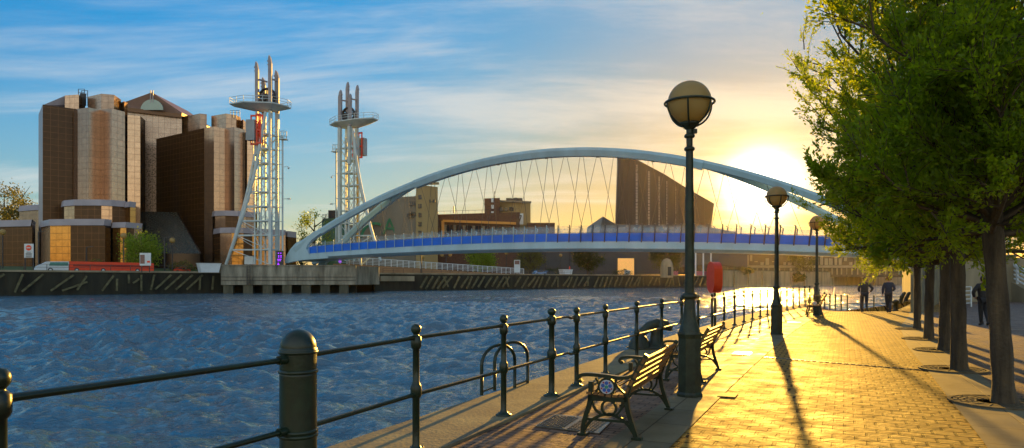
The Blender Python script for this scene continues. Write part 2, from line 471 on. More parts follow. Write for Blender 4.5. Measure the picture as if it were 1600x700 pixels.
# ------------------------------------------------------------------ water
def make_water():
    nr, na = 760, 1200
    r = 4.0 * (950 / 4.0) ** (np.linspace(0, 1, nr) ** 1.0)
    an = np.radians(np.linspace(-80, 62, na))
    RR, AA = np.meshgrid(r, an, indexing='ij')
    X = RR * np.sin(AA); Y = RR * np.cos(AA)
    cell = RR * max(math.log(950 / 4) / nr, R(142) / na)
    Z = np.zeros_like(X)
    rg = np.random.default_rng(5)
    for k in range(90):
        lam = 0.28 * (10 ** rg.random())
        th = rg.normal(R(78), R(34))
        kk = 2 * math.pi / lam
        amp = 0.0145 * lam ** 0.95 * (0.6 + 0.8 * rg.random())
        ph = rg.random() * 6.28
        fade = np.clip((lam / cell - 2.0) / 2.0, 0, 1)
        arg = kk * (X * math.cos(th) + Y * math.sin(th)) + ph + 0.25 * np.sin(0.11 * X + 0.07 * Y * (k % 5) + k)
        s_ = np.sin(arg)
        Z += fade * amp * (s_ + 0.35 * np.cos(2 * arg))
    # gusts: calmer and rougher patches
    gust = 0.82 + 0.5 * np.sin(0.09 * X + 0.05 * Y + 1) * np.sin(0.05 * X - 0.11 * Y) + 0.12 * np.sin(.31 * X + .2 * Y)
    Z = Z * gust + WZ
    v = np.stack([X, Y, Z], -1).reshape(-1, 3)
    idx = np.arange(nr * na).reshape(nr, na)
    f = np.stack([idx[:-1, :-1], idx[1:, :-1], idx[1:, 1:], idx[:-1, 1:]], -1).reshape(-1, 4)
    me = bpy.data.meshes.new('water')
    me.vertices.add(len(v)); me.vertices.foreach_set('co', v.ravel().astype(np.float32))
    me.loops.add(f.size); me.loops.foreach_set('vertex_index', f.ravel().astype(np.int32))
    me.polygons.add(len(f)); me.polygons.foreach_set('loop_start', np.arange(0, f.size, 4, dtype=np.int32))
    me.polygons.foreach_set('use_smooth', np.ones(len(f), dtype=bool))
    me.update(calc_edges=True)
    m, t, b = newmat('rippled_canal_water')
    b.inputs['Roughness'].default_value = 0.07
    b.inputs['IOR'].default_value = 1.65
    b.inputs['Specular IOR Level'].default_value = 0.85
    tcn = N(t, 'ShaderNodeTexCoord')
    mpn = N(t, 'ShaderNodeMapping'); t.links.new(tcn.outputs['Object'], mpn.inputs[0]); mpn.inputs['Rotation'].default_value = (0, 0, R(8)); mpn.inputs['Scale'].default_value = (1.0, 2.3, 1)
    n1 = N(t, 'ShaderNodeTexNoise'); t.links.new(mpn.outputs[0], n1.inputs['Vector']); n1.inputs['Scale'].default_value = 3.4; n1.inputs['Detail'].default_value = 4; n1.inputs['Roughness'].default_value = 0.6; n1.inputs['Distortion'].default_value = .6
    n2 = N(t, 'ShaderNodeTexNoise'); t.links.new(mpn.outputs[0], n2.inputs['Vector']); n2.inputs['Scale'].default_value = 0.42; n2.inputs['Detail'].default_value = 3; n2.inputs['Distortion'].default_value = .5
    ad = N(t, 'ShaderNodeMath', operation='MULTIPLY_ADD'); t.links.new(n2.outputs[0], ad.inputs[0]); ad.inputs[1].default_value = 2.2; t.links.new(n1.outputs[0], ad.inputs[2])
    bp = N(t, 'ShaderNodeBump'); bp.inputs['Strength'].default_value = 1.0; bp.inputs['Distance'].default_value = 0.11
    t.links.new(ad.outputs[0], bp.inputs['Height']); t.links.new(bp.outputs[0], b.inputs['Normal'])
    b.inputs['Base Color'].default_value = (0.035, 0.105, 0.155, 1)
    me.materials.append(m)
    o = bpy.data.objects.new('water', me); col.objects.link(o)
    tag(o, kind='structure')
make_water()

# ------------------------------------------------------------------ far bank
def bankY(px): return 2988.0 / (25 - 0.01268 * px)
def bank(px):
    Y = bankY(px); return Vector(((px - 800) * Y / FPX, Y, 0))
BD = (bank(1000) - bank(0)).normalized()        # along the far bank
BN = Vector((-BD.y, BD.x, 0))                   # inland
B0 = bank(0)
BANGLE = math.atan2(BD.y, BD.x)
def bt(px): return (bank(px) - B0).dot(BD)
def fz(P):
    d = (Vector((P[0], P[1], 0)) - B0).dot(BN); t = (Vector((P[0], P[1], 0)) - B0).dot(BD)
    k = min(1, max(0, (d - 4) / 34)); k = k * k * (3 - 2 * k)
    kl = min(1, max(0, (75 - t) / 30))
    return 3.0 + 1.6 * k * kl
m = MB()
ts = [-400, -200, -100] + [-60 + 10 * i for i in range(20)] + [160, 220, 320, 450, 700, 1200, 2200]
ds = [0.3, 4, 10, 16, 22, 28, 34, 40, 60, 100, 200, 500, 1200, 2600]
vs_ = []
for t_ in ts:
    for d_ in ds:
        p = B0 + BD * t_ + BN * d_
        vs_.append((p.x, p.y, fz(p)))
nd = len(ds)
m.add(vs_, [(i * nd + j, i * nd + j + 1, (i + 1) * nd + j + 1, (i + 1) * nd + j) for i in range(len(ts) - 1) for j in range(nd - 1)])
tag(m.build('far_ground', M['grass_ground']), kind='structure')
def bp_(t_, d_, z=None):
    p = B0 + BD * t_ + BN * d_
    return Vector((p.x, p.y, fz(p) if z is None else z))
# quayside road along the far bank
m = MB()
tt = [-200 + 10 * i for i in range(70)]
for a, b in zip(tt[:-1], tt[1:]):
    m.add([bp_(a, .6) + Vector((0, 0, .02)), bp_(b, .6) + Vector((0, 0, .02)), bp_(b, 4) + Vector((0, 0, .02)), bp_(a, 4) + Vector((0, 0, .02)), bp_(b, 8.8) + Vector((0, 0, .03)), bp_(a, 8.8) + Vector((0, 0, .03))], [(0, 1, 2, 3), (3, 2, 4, 5)])
tag(m.build('quayside_road', M['asphalt']), kind='structure')

def bank_wall(name, label, p0, p1, mt, z1=3.0, proud=0.0, thick=1.2, z0=-3.0, cap=None):
    t0, t1 = bt(p0), bt(p1)
    root = MB()
    a = bp_(t0, -proud); b = bp_(t1, -proud); c = bp_(t1, thick); d = bp_(t0, thick)
    root.prism([(q.x, q.y) for q in (a, b, c, d)], z0, z1)
    o = root.build(name, mt)
    tag(o, label, 'wall')
    if cap:
        cm_ = MB()
        a = bp_(t0, -proud - .25); b = bp_(t1, -proud - .25); c = bp_(t1, thick + .1); d = bp_(t0, thick + .1)
        cm_.prism([(q.x, q.y) for q in (a, b, c, d)], z1 + .01, z1 + .36, bottom=True)
        cm_.build('coping', cap, o)
    return o
def braces(o, specs, w=0.34):
    for (px, lean, top, bot) in specs:
        t = bt(px); mb_ = MB()
        p = bp_(t + lean, -.42, top); q = bp_(t, -.62, bot)
        mb_.bar(q, p, w, 0.3, up=-BN)
        mb_.build('timber_brace', M['timber'], o)
lw = bank_wall('quay_wall', 'dark planked quay wall with crooked timber props left of the concrete pier', -260, 352, M['dark_quay'], cap=M['stone'])
braces(lw, [(-30, 3.2, 2.6, .0), (22, 1.2, 2.6, -.6), (33, 3.2, 2.6, -.5), (78, 3.6, 2.5, -.4), (96, 4.0, 1.2, -.4), (119, 1.6, 2.3, -.3), (158, 2.0, 2.4, -.5), (181, .1, 1.8, -.5), (200, 0, 2.6, .9), (206, 1.2, 1.8, .9), (219, .1, 2.6, -.6), (234, .7, 2.6, -.4), (241, 3.0, 2.6, -.3), (256, 3.2, 2.6, -.4), (273, 3.3, 2.6, -.4), (290, 3.2, 2.6, -.4), (310, .2, 2.4, -.5), (330, .3, 2.4, -.5)])
mw = bank_wall('quay_wall', 'long dark quay wall with a row of slanting timber props under the bridge', 585, 1112, M['dark_quay'], cap=M['stone'])
sp = []; px = 655
while px < 1108:
    sp.append((px, random.uniform(2.0, 3.4) if random.random() < .8 else random.uniform(-1.6, .4), 2.5, random.uniform(-.9, -.3))); px += random.uniform(7.5, 12.5) * (1 - (px - 650) / 1500)
braces(mw, sp, 0.5)
sl = MB()
a = bp_(bt(592), -.5, 0); b = bp_(bt(645), -.5, 0)
sl.bar(a + Vector((0, 0, 1.9)), b + Vector((0, 0, 1.9)), .5, 1.3)
sl.build('concrete_beam', M['stone'], mw)
rw = bank_wall('quay_wall', 'pale stone quay wall at the far end of the water', 1112, 1560, M['stone'], z1=5.4, thick=2, cap=M['concrete'])
for px in range(1125, 1500, 22):
    mb_ = MB(); t = bt(px); mb_.bar(bp_(t, -.35, -2), bp_(t, -.35, 5.2), .9, .6, up=-BN); mb_.build('buttress', M['stone'], rw)
# concrete bridge pier standing out from the far bank
def pier():
    e = empty('bridge_pier', 'long stained concrete pier carrying the left tower and the bridge end', 'pier', bp_(bt(440), -4, -3))
    org = e.location.copy()
    def P(px, py, d): return A(px, py, 0)
    m = MB()
    ya = 141.5; yb = 150.0
    a = ((345 - 800) * ya / FPX, ya); b = ((556 - 800) * 146.5 / FPX, 146.5)
    c = ((592 - 800) * 154 / FPX, 154.0)
    n = Vector((-(b[1] - a[1]), b[0] - a[0])).normalized() * 16
    poly = [a, b, (b[0] + n.x * .12, b[1] + n.y * .12), (c[0], c[1]), (c[0] + n.x, c[1] + n.y), (a[0] + n.x, a[1] + n.y)]
    poly = [(x - org.x, y - org.y) for x, y in poly]
    m.prism(poly, 0.55 - org.z, 4.55 - org.z, bottom=True)
    m.build('wall', M['pier_concrete'], e)
    cp = MB()
    d = Vector((b[0] - a[0], b[1] - a[1])).normalized(); nn = Vector((-d.y, d.x))
    cp.prism([(a[0] - org.x - nn.x * .2, a[1] - org.y - nn.y * .2), (b[0] - org.x - nn.x * .2, b[1] - org.y - nn.y * .2), (b[0] - org.x + nn.x * 1, b[1] - org.y + nn.y * 1), (a[0] - org.x + nn.x * 1, a[1] - org.y + nn.y * 1)], 4.56 - org.z, 4.75 - org.z, bottom=True)
    cp.build('coping', M['pier_concrete'], e)
    Lf = math.hypot(b[0] - a[0], b[1] - a[1])
    for k in range(7):
        q = MB(); s_ = Lf * (k + .35) / 7
        x = a[0] + d.x * s_ - org.x + nn.x * 1.2; y = a[1] + d.y * s_ - org.y + nn.y * 1.2
        q.box((x, y, (-.6) - org.z), (1.9, 1.9, 2.3), rot=math.atan2(d.y, d.x))
        q.build('footing', M['footing_concrete'], e)
    bk = MB(); bk.prism([(a[0] - org.x + nn.x * 3.5, a[1] - org.y + nn.y * 3.5), (b[0] - org.x + nn.x * 3.5, b[1] - org.y + nn.y * 3.5), (b[0] - org.x + nn.x * 5, b[1] - org.y + nn.y * 5), (a[0] - org.x + nn.x * 5, a[1] - org.y + nn.y * 5)], -2.5 - org.z, .5 - org.z)
    bk.build('back_wall', M['dark_quay'], e)
    ld = MB()
    s_ = Lf * .2
    for sg in (-.3, .3):
        ld.bar((a[0] + d.x * (s_ + sg) - org.x - nn.x * .15, a[1] + d.y * (s_ + sg) - org.y - nn.y * .15, .6 - org.z), (a[0] + d.x * (s_ + sg) - org.x - nn.x * .15, a[1] + d.y * (s_ + sg) - org.y - nn.y * .15, 4.9 - org.z), .08, .08)
    for k in range(12):
        z = .8 + k * .33 - org.z
        ld.bar((a[0] + d.x * (s_ - .3) - org.x - nn.x * .15, a[1] + d.y * (s_ - .3) - org.y - nn.y * .15, z), (a[0] + d.x * (s_ + .3) - org.x - nn.x * .15, a[1] + d.y * (s_ + .3) - org.y - nn.y * .15, z), .06, .06)
    ld.build('ladder', M['darkmetal'], e)
    rl = MB()
    for z in (.9, 1.6):
        rl.bar((a[0] - org.x - nn.x * .12, a[1] - org.y - nn.y * .12, z + .6 - org.z), (b[0] - org.x - nn.x * .12, b[1] - org.y - nn.y * .12, z + .6 - org.z), .08, .08)
    rl.build('fender_rail', M['darkmetal'], e)
pier()

def bank_railing(label, p0, p1, d, h=1.1, step=3.2, mt=None, zf=None, r=.035, bars=2, group=None):
    t0, t1 = bt(p0), bt(p1); n = max(2, int((t1 - t0) / step)); step = (t1 - t0) / n
    zf = zf or (lambda t: bp_(t, d).z + .36)
    o0 = bp_(t0, d); e = empty('railing', label, 'railing', (o0.x, o0.y, zf(t0)), group=group)
    org = e.location.copy()
    pm = None
    for i in range(n + 1):
        t = t0 + i * step; q = bp_(t, d, zf(t)) - org
        if pm is None:
            pm = MB(); pm.bar((0, 0, 0), (0, 0, h), r * 2, r * 2); po = pm.build('post', mt, e)
        else:
            po = po.copy(); col.objects.link(po)
        po.location = q
    rm = MB()
    for k in range(bars):
        z = h * (k + 1) / bars - .02
        for i in range(n):
            a = t0 + i * step; b = a + step
            rm.bar(bp_(a, d, zf(a) + z) - org, bp_(b, d, zf(b) + z) - org, r * 1.6, r * 1.6)
    rm.build('rail', mt, e)
    return e
bank_railing('dark railing on top of the far quay wall left of the pier', -120, 345, .5, mt=M['darkmetal'])
bank_railing('dark railing on top of the far quay wall beneath the bridge', 600, 1110, .5, mt=M['darkmetal'], step=3.0)
bank_railing('pale railing on the stone quay wall at the far end of the water', 1130, 1500, .8, mt=M['stone'], step=5.0, zf=lambda t: 5.8, r=.06)
# ------------------------------------------------------------------ arch footbridge
BO = Vector((-49.2, 150.0, 0)); Bd = Vector((.909, -.416, 0)); Bn = Vector((.416, .909, 0))
def BP(s, o, z): return BO + Bd * s + Bn * o + Vector((0, 0, z))
def archz(s): return -0.005004 * s * s + 0.5993 * s + 7.96
def dzb(s): return -4.743e-4 * s * s + 0.04812 * s + 5.671
def dzt(s): return -5.819e-4 * s * s + 0.06218 * s + 6.905
def dzs(s): return -6.832e-4 * s * s + 0.08047 * s + 8.90
def bridge():
    S0, S1 = -3.0, 122.8
    mid = 59.9
    e = empty('footbridge', 'pale blue white steel arch footbridge with blue sided deck across the canal', 'bridge', BP(0, 0, 5))
    org = e.location.copy()
    def Q(s, o, z): return BP(s, o, z) - org
    def W(s): return 5.0 + 3.5 * (abs(s - mid) / 62) ** 3
    def legoff(s, k):
        # k 0 near, 1 far
        u = min(s - S0, S1 - s); f = max(0, min(1, (34 - u) / 34)); f = f ** 1.1
        base_ = 2.6
        return base_ + (-2.7 * f if k == 0 else 8.0 * f)
    def legz(s, k):
        u = min(s - S0, S1 - s); f = max(0, min(1, (34 - u) / 34))
        return archz(s) - (3.4 * f ** 1.2 if k == 1 else 0)
    def sweep(m, pts, sec):
        n = len(sec); vs_ = []
        for i, (s, o, z) in enumerate(pts):
            s0, o0, z0 = pts[max(i - 1, 0)]; s1, o1, z1 = pts[min(i + 1, len(pts) - 1)]
            tx, tz = s1 - s0, z1 - z0; L = math.hypot(tx, tz); tx /= L; tz /= L
            for a, b in sec:
                vs_.append(Q(s - tz * b, o + a, z + tx * b))
        fs = [(i * n + k, i * n + (k + 1) % n, (i + 1) * n + (k + 1) % n, (i + 1) * n + k) for i in range(len(pts) - 1) for k in range(n)]
        m.add(vs_, fs); m.add(vs_[:n], [tuple(range(n))]); m.add(vs_[-n:], [tuple(range(n))[::-1]])
    secA = [(-.75, 0), (.75, 0), (1.0, -.55), (.65, -1.55), (-.65, -1.55), (-1.0, -.55)]
    m = MB()
    sweep(m, [(s, 2.6, archz(s)) for s in np.linspace(31, 88.8, 40)], secA)
    m.build('arch', M['bridge'], e)
    m = MB()
    secB = [(-.42, .1), (.42, .1), (.42, -.12), (-.42, -.12)]
    for sa, sb in ((31, 59), (60, 88)):
        pass
    secL = [(-.5, 0), (.5, 0), (.7, -.45), (.45, -1.25), (-.45, -1.25), (-.7, -.45)]
    for k in (0, 1):
        for side in (0, 1):
            m = MB()
            u1 = 35.5; u0 = 4.5 if k == 0 else 2.0
            ss = np.linspace(S0 + u0, S0 + u1, 24) if side == 0 else np.linspace(S1 - u1, S1 - u0, 24)
            sweep(m, [(s, legoff(s, k), legz(s, k) - (.02 if k else 0)) for s in ss], secL)
            # the leg widens into a nose where it meets the deck
            sg = 1 if side == 0 else -1
            s0 = 0 if side == 0 else 119.8
            f = (lambda s: s0 + sg * s)
            oo = legoff(f(3), k)
            zz = (lambda s, z: (f(s), z - (0 if k == 0 else 1.2 if s > 3 else 0)))
            out_ = [(-.8, 5.2), (-1.0, 6.2), (.6, 8.3), (2.2, 9.65), (4.2, 10.38), (7.5, 12.15), (9.0, 11.6), (6.6, 10.2), (5.4, 9.2), (5.1, 8.3), (5.6, 7.6), (7.2, 7.3), (11, 7.45), (11, 6.2), (4, 5.9), (1.2, 5.55)]
            poly = [Q(f(s), oo - .45, z - (2.2 * min(1, max(0, (s - 2) / 5)) if (k == 1 and z > 9) else 0)) for s, z in out_]
            m.slab(poly, Bn * .9)
            m.build('arch_leg', M['bridge'], e)
    # deck girder
    m = MB(); ss = np.linspace(0.5, 119.3, 60); vs_ = []
    for s in ss:
        w = W(s); zt, zb = dzt(s), dzb(s)
        for o_, z in ((0, zt), (-.05, zb + .45), (.9, zb), (w - .9, zb), (w + .05, zb + .45), (w, zt)):
            vs_.append(Q(s, o_, z))
    n = 6
    fs = [(i * n + k, i * n + (k + 1) % n, (i + 1) * n + (k + 1) % n, (i + 1) * n + k) for i in range(len(ss) - 1) for k in range(n)]
    m.add(vs_, fs); m.add(vs_[:n], [tuple(range(n))]); m.add(vs_[-n:], [tuple(range(n))[::-1]])
    m.build('deck', M['bridge'], e)
    m = MB()
    for a, b in zip(ss[:-1], ss[1:]):
        m.add([Q(a, .1, dzt(a) + .02), Q(b, .1, dzt(b) + .02), Q(b, W(b) - .1, dzt(b) + .02), Q(a, W(a) - .1, dzt(a) + .02)], [(0, 1, 2, 3)])
    m.build('walkway', M['bridge_dark'], e)
    # parapets
    gl, t, b = newmat('parapet_glass')
    b.inputs['Base Color'].default_value = (.65, .78, .85, 1); b.inputs['Roughness'].default_value = .12
    mixs = N(t, 'ShaderNodeMixShader'); tr = N(t, 'ShaderNodeBsdfTransparent'); outn = t.nodes['Material Output']
    nzg = N(t, 'ShaderNodeTexNoise'); tcg = N(t, 'ShaderNodeTexCoord'); t.links.new(tcg.outputs['Object'], nzg.inputs['Vector']); nzg.inputs['Scale'].default_value = .8
    mrg = N(t, 'ShaderNodeMapRange'); t.links.new(nzg.outputs[0], mrg.inputs[0]); mrg.inputs[1].default_value = .3; mrg.inputs[2].default_value = .7; mrg.inputs[3].default_value = .12; mrg.inputs[4].default_value = .35
    t.links.new(mrg.outputs[0], mixs.inputs[0]); t.links.new(tr.outputs[0], mixs.inputs[1]); t.links.new(b.outputs[0], mixs.inputs[2]); t.links.new(mixs.outputs[0], outn.inputs['Surface'])
    M['pglass'] = gl
    for side in (0, 1):
        sa = np.linspace(5.8, 114, 55)
        sg = -1 if side == 0 else 1
        ofs = (lambda s: 0 if side == 0 else W(s))
        bl = MB(); g = MB(); hr = MB()
        for a, b_ in zip(sa[:-1], sa[1:]):
            bl.slab([Q(a, ofs(a) + sg * .02, dzt(a) + .02), Q(b_, ofs(b_) + sg * .02, dzt(b_) + .02), Q(b_, ofs(b_) + sg * .15, dzt(b_) + 1.45), Q(a, ofs(a) + sg * .15, dzt(a) + 1.45)], Bn * (sg * .04))
            ga = dzs(a); gb = dzs(b_)
            g.add([Q(a, ofs(a) + sg * .17, dzt(a) + 1.47), Q(b_, ofs(b_) + sg * .17, dzt(b_) + 1.47), Q(b_, ofs(b_) + sg * .5, gb), Q(a, ofs(a) + sg * .5, ga)], [(0, 1, 2, 3)])
            hr.bar(Q(a, ofs(a) + sg * .08, dzt(a) + 1.55), Q(b_, ofs(b_) + sg * .08, dzt(b_) + 1.55), .08, .08)
        bl.build('blue_panel', M['blue'], e)
        g.build('glass_screen', gl, e)
        hr.build('handrail', M['darkmetal'], e)
        for i, s in enumerate(np.linspace(6, 113.8, 50)):
            pm = MB()
            pm.bar(Q(s, ofs(s) + sg * .1, dzt(s) - .15), Q(s + .35, ofs(s) + sg * .62, dzs(s) + .12), .13, .2)
            pm.bar(Q(s + .35, ofs(s) + sg * .62, dzs(s) + .1), Q(s + .1, ofs(s) + sg * .2, dzs(s) + .22), .1, .1)
            pm.build('post', M['bridge'] if s < 62 else M['darkmetal'], e)
    # hangers, crossing in pairs
    ns = np.arange(16.5, 104, 3.15)
    for i, s in enumerate(ns):
        zt = archz(s) - 1.5
        for j, dsn in enumerate((-3.15, 3.15)):
            hm = MB(); sb = s + dsn * 1.0; o_ = 0.35 if (i + j) % 2 else W(sb) - .35
            ztop = zt if 31 < s < 89 else legz(s, 1) - 1.2
            otop = 2.6 if 31 < s < 89 else legoff(s, (i + j + 1) % 2)
            if not (31 < s < 89) and (i + j + 1) % 2 == 0: ztop = zt
            hm.tube([Q(s + dsn * .1, otop, ztop), Q(sb, o_, dzt(sb) + .1)], .042, 5, cap=False)
            hm.build('hanger', M['cable'], e)
    # hoist collars on the arch
    for s in (40, 50, 60, 70, 80):
        lm = MB(); z = archz(s) - 1.62; lm.box(Q(s, 2.6, z), (.5, .5, .2), rot=-.43); lm.build('hanger_anchor', M['bridge_dark'], e)
bridge()

# right bank abutment beneath the far end of the bridge
m = MB()
poly = [(30.2, 50.6), (34, 58), (52, 88), (57, 97), (64, 112), (170, 150), (220, 60), (120, 50.6)]
m.prism(poly, -3, 3.25)
tag(m.build('upper_quay', M['stone']), kind='structure')

# ------------------------------------------------------------------ lift towers
def tower(label, px, base_py, Y, rz):
    b = A(px, base_py, Y)
    e = empty('lift_tower', label, 'tower', b, rz, group='white bridge lifting towers')
    w_ = M['tower_white']
    H = 35.2
    # two pairs of tall fins; each with a slanted tip
    cols_ = [(-1.2, -1.0, 44.4, .36), (-0.75, 1.4, 41.6, .42), (1.9, -1.3, 45.6, .38), (2.45, 1.0, 43.0, .45)]
    for x, y, zt, w in cols_:
        m = MB()
        z0 = 0 if x > 1 else 27
        if x > 1:
            m.slab([(x - w * .8, y, 0), (x + w * .8, y, 0), (x + w * .75, y, 33.5), (x - w * .75, y, 33.5)], (0, .9, 0))
        else:
            m.slab([(x - w * .75, y, 24), (x + w * .75, y, 24), (x + w * .75, y, 33.5), (x - w * .75, y, 33.5)], (0, .9, 0))
        m.build('column', w_, e)
        m = MB()
        sgn = -1
        m.slab([(x - w, y, 33.6), (x + w, y, 33.6), (x + w, y, zt - 1.8), (x + w * .3, y, zt - .5), (x - w * .55, y, zt), (x - w, y, zt - .7)], (0, .6, 0))
        m.box((x - w - .18, y + .5, zt - 1.2), (.4, .3, .25)); m.box((x - w - .15, y + .5, zt - 2.0), (.35, .3, .2))
        m.build('fin', M['blade'], e)
    m = MB()
    for z in (37.2, 40.6): m.bar((-1.3, -.6, z), (0, 1.8, z), .3, .3); m.bar((1.55, -.8, z), (2.75, 1.4, z), .3, .3)
    m.build('fin_tie', M['blade'], e)
    # sheave wheel
    m = MB()
    c = Vector((.65, .3, 36.9)); rr = 1.75
    ring = [c + Vector((rr * math.cos(t), 0, rr * math.sin(t))) for t in np.linspace(0, 2 * math.pi, 25)]
    m.tube(ring, .28, 6, cap=False)
    for dy in (-.35, .35):
        m.tube([p + Vector((0, dy, 0)) for p in ring], .12, 5, cap=False)
    for k in range(8):
        t = k * math.pi / 4; m.bar(c, c + Vector((rr * math.cos(t), 0, rr * math.sin(t))), .28, .3)
    m.tube([c + Vector((0, -.8, 0)), c + Vector((0, .8, 0))], .55, 12)
    m.box((c.x + .9, c.y, c.z - .4), (1.2, 1.0, 1.6))
    m.box((c.x - .5, c.y + .5, c.z - .9), (1.4, .6, 1.2))
    m.build('sheave_wheel', M['darkmetal'], e)
    # platform: a long kite pointed at both ends
    m = MB()
    top_ = [(-7.3, -1.0), (-3, -3.4), (3.4, -3.4), (5.6, -.6), (5.6, 1.4), (2.6, 3.2), (-3, 3.0), (-7.3, 1.4)]
    bot = [(-2.2, -.9), (-1.2, -1.8), (2.6, -1.8), (3.6, -.6), (3.6, .8), (2.4, 1.6), (-1.2, 1.6), (-2.2, 1.0)]
    n = 8
    vs_ = [(x, y, 35.3 - (x + 7.3) * .05) for x, y in top_] + [(x, y, 35.05 - (x + 7.3) * .05) for x, y in top_] + [(x * .8, y * .8, 33.7) for x, y in bot]
    m.add(vs_, [tuple(range(n)), tuple(range(2 * n, 3 * n))] + [(i, (i + 1) % n, (i + 1) % n + n, i + n) for i in range(n)] + [(i + n, (i + 1) % n + n, (i + 1) % n + 2 * n, i + 2 * n) for i in range(n)])
    m.build('platform', w_, e)
    m = MB()
    for i in range(n):
        a = Vector((*top_[i], 35.3 - (top_[i][0] + 7.3) * .05)); b_ = Vector((*top_[(i + 1) % n], 35.3 - (top_[(i + 1) % n][0] + 7.3) * .05))
        k = max(1, int((b_ - a).length / 1.8))
        for j in range(k):
            p = a.lerp(b_, j / k); m.bar(p, p + Vector((0, 0, 1.25)), .09, .09)
        for z in (.65, 1.25): m.bar(a + Vector((0, 0, z)), b_ + Vector((0, 0, z)), .08, .08)
    m.build('guard_rail', w_, e)
    # curved legs sweeping out to one foot
    L1 = [(-8.4, -.2, 0), (-6.9, .2, 5), (-5.6, .6, 10), (-4.3, 1.0, 15.5), (-3.2, 1.3, 21), (-2.2, 1.5, 27), (-1.5, 1.6, 33)]
    L2 = [(-8.4, -.4, 0), (-6.6, -1.0, 4), (-4.4, -1.5, 9.5), (-2.5, -1.8, 15), (-1.0, -2.0, 20.5), (.3, -2.1, 27), (1.3, -2.1, 33)]
    def smooth_pts(L, k=4):
        o_ = []
        P_ = [Vector(p) for p in L]
        for i in range(len(P_) - 1):
            p0 = P_[max(i - 1, 0)]; p1 = P_[i]; p2 = P_[i + 1]; p3 = P_[min(i + 2, len(P_) - 1)]
            for j in range(k):
                t = j / k
                o_.append(.5 * ((2 * p1) + (p2 - p0) * t + (2 * p0 - 5 * p1 + 4 * p2 - p3) * t * t + (3 * p1 - p0 - 3 * p2 + p3) * t ** 3))
        o_.append(P_[-1]); return o_
    for L in (L1, L2):
        m = MB(); q = smooth_pts(L); m.tube(q, [.36 if 2 < i < len(q) - 2 else .30 for i in range(len(q))], 8); m.build('curved_leg', w_, e)
    def at_(L, z):
        for a, b_ in zip(L[:-1], L[1:]):
            if a[2] <= z <= b_[2]:
                return Vector(a).lerp(Vector(b_), (z - a[2]) / (b_[2] - a[2]))
        return Vector(L[-1])
    # stair and lift shafts
    for x, y in ((-1.6, -.9), (-1.6, 1.3), (-.2, -.9), (-.2, 1.3)):
        m = MB(); m.bar((x, y, 0), (x, y, 31.5), .26, .26); m.build('shaft_post', w_, e)
    m = MB(); m.tube([(1.35, .2, 0), (1.35, .2, 30)], .22, 8); m.tube([(.7, 1.6, 0), (.7, 1.6, 31)], .18, 8); m.build('pipe', w_, e)
    zs = [3.2 + 3.15 * i for i in range(9)]
    for i, z in enumerate(zs):
        m = MB()
        a1 = at_(L1, z); a2 = at_(L2, z)
        m.bar(a1, (2.75, 1.2, z), .22, .26); m.bar(a2, (1.55, -1.0, z), .22, .26); m.bar(a1, a2, .2, .2)
        m.bar((1.55, -1, z), (2.75, 1.4, z), .25, .3); m.bar((-1.6, -.9, z), (-1.6, 1.3, z), .18, .18)
        m.box((.2, .2, z - .1), (2.6, 2.2, .1))
        m.bar((2.75, 1.2, z), (3.7, 1.2, z), .14, .14)
        m.build('cross_frame', w_, e)
        m = MB()
        z2 = z + 3.15 if i < 8 else 31.5
        b1 = at_(L1, z2); b2 = at_(L2, z2)
        m.bar(a2, (1.55, -1.0, z - 3.1), .13, .13); m.bar((-1.6, -.9, z), (-.2, -.9, z2), .1, .1) if i % 2 else m.bar((-.2, -.9, z), (-1.6, -.9, z2), .1, .1)
        m.bar((-.2, 1.3, z), (2.6, 1.3, z2), .1, .1) if i % 2 else m.bar((2.6, 1.3, z), (-.2, 1.3, z2), .1, .1)
        m.bar(b1, (-1.6, 1.3, z), .11, .11); m.bar((1.55, -1.0, z), (2.75, 1.2, z2), .1, .1); m.bar((-.2, -.9, z), (1.55, -1.0, z2), .1, .1); m.bar((-.2, -.9, z2), (1.55, -1.0, z), .1, .1); m.bar(a1, b2, .09, .09)
        m.build('diagonal_brace', w_, e)
    # service mast on the side
    m = MB(); m.tube([(3.75, 1.2, 0), (3.75, 1.2, 28.2)], .2, 8); m.tube([(3.1, .9, 0), (3.1, .9, 30)], .12, 6)
    m.bar((3.1, 1, 28.1), (3.75, 1.2, 28.1), .2, .2)
    m.bar((3.75, 1.2, 14.5), (5.3, 1.2, 14.5), .12, .12); m.box((5.2, 1.2, 14.5), (.7, .3, .3))
    m.bar((3.75, 1.2, 21.5), (5.0, 1.2, 21.7), .1, .1); m.sphere((5.1, 1.2, 21.3), .25, 8, 6)
    m.build('service_mast', w_, e)
    m = MB(); m.box((-1.75, -2.2, 29.0), (1.9, 1.5, 4.4)); m.build('counterweight', M['greybox'], e)
    m = MB()
    for x in (-.5, .35):
        for y in (-2.4, -1.2): m.bar((x, y, 26), (x, y, 32.5), .28, .28)
    for z in (26.2, 29, 32.4):
        m.bar((-2.4, -1.2, z), (.35, -1.2, z), .35, .35); m.bar((-.5, -2.4, z), (.35, -2.4, z), .3, .3)
    m.bar((-2.3, -1.2, 26), (-2.3, -1.2, 32.6), .25, .25)
    m.build('red_frame', M['red'], e)
    m = MB(); m.bar((-1.95, .2, 2), (-1.95, .2, 26), .25, .5); m.build('guide_rail', mat('yellow_painted_guide', (.65, .36, .03), .35), e)
    # caged ladder landing
    m = MB(); m.box((4.0, 1.2, 27.6), (1.6, 1.6, .12))
    for k in range(6):
        t = k * math.pi / 3; m.bar((4.0 + .7 * math.cos(t), 1.2 + .7 * math.sin(t), 27.6), (4.0 + .7 * math.cos(t), 1.2 + .7 * math.sin(t), 29.4), .06, .06)
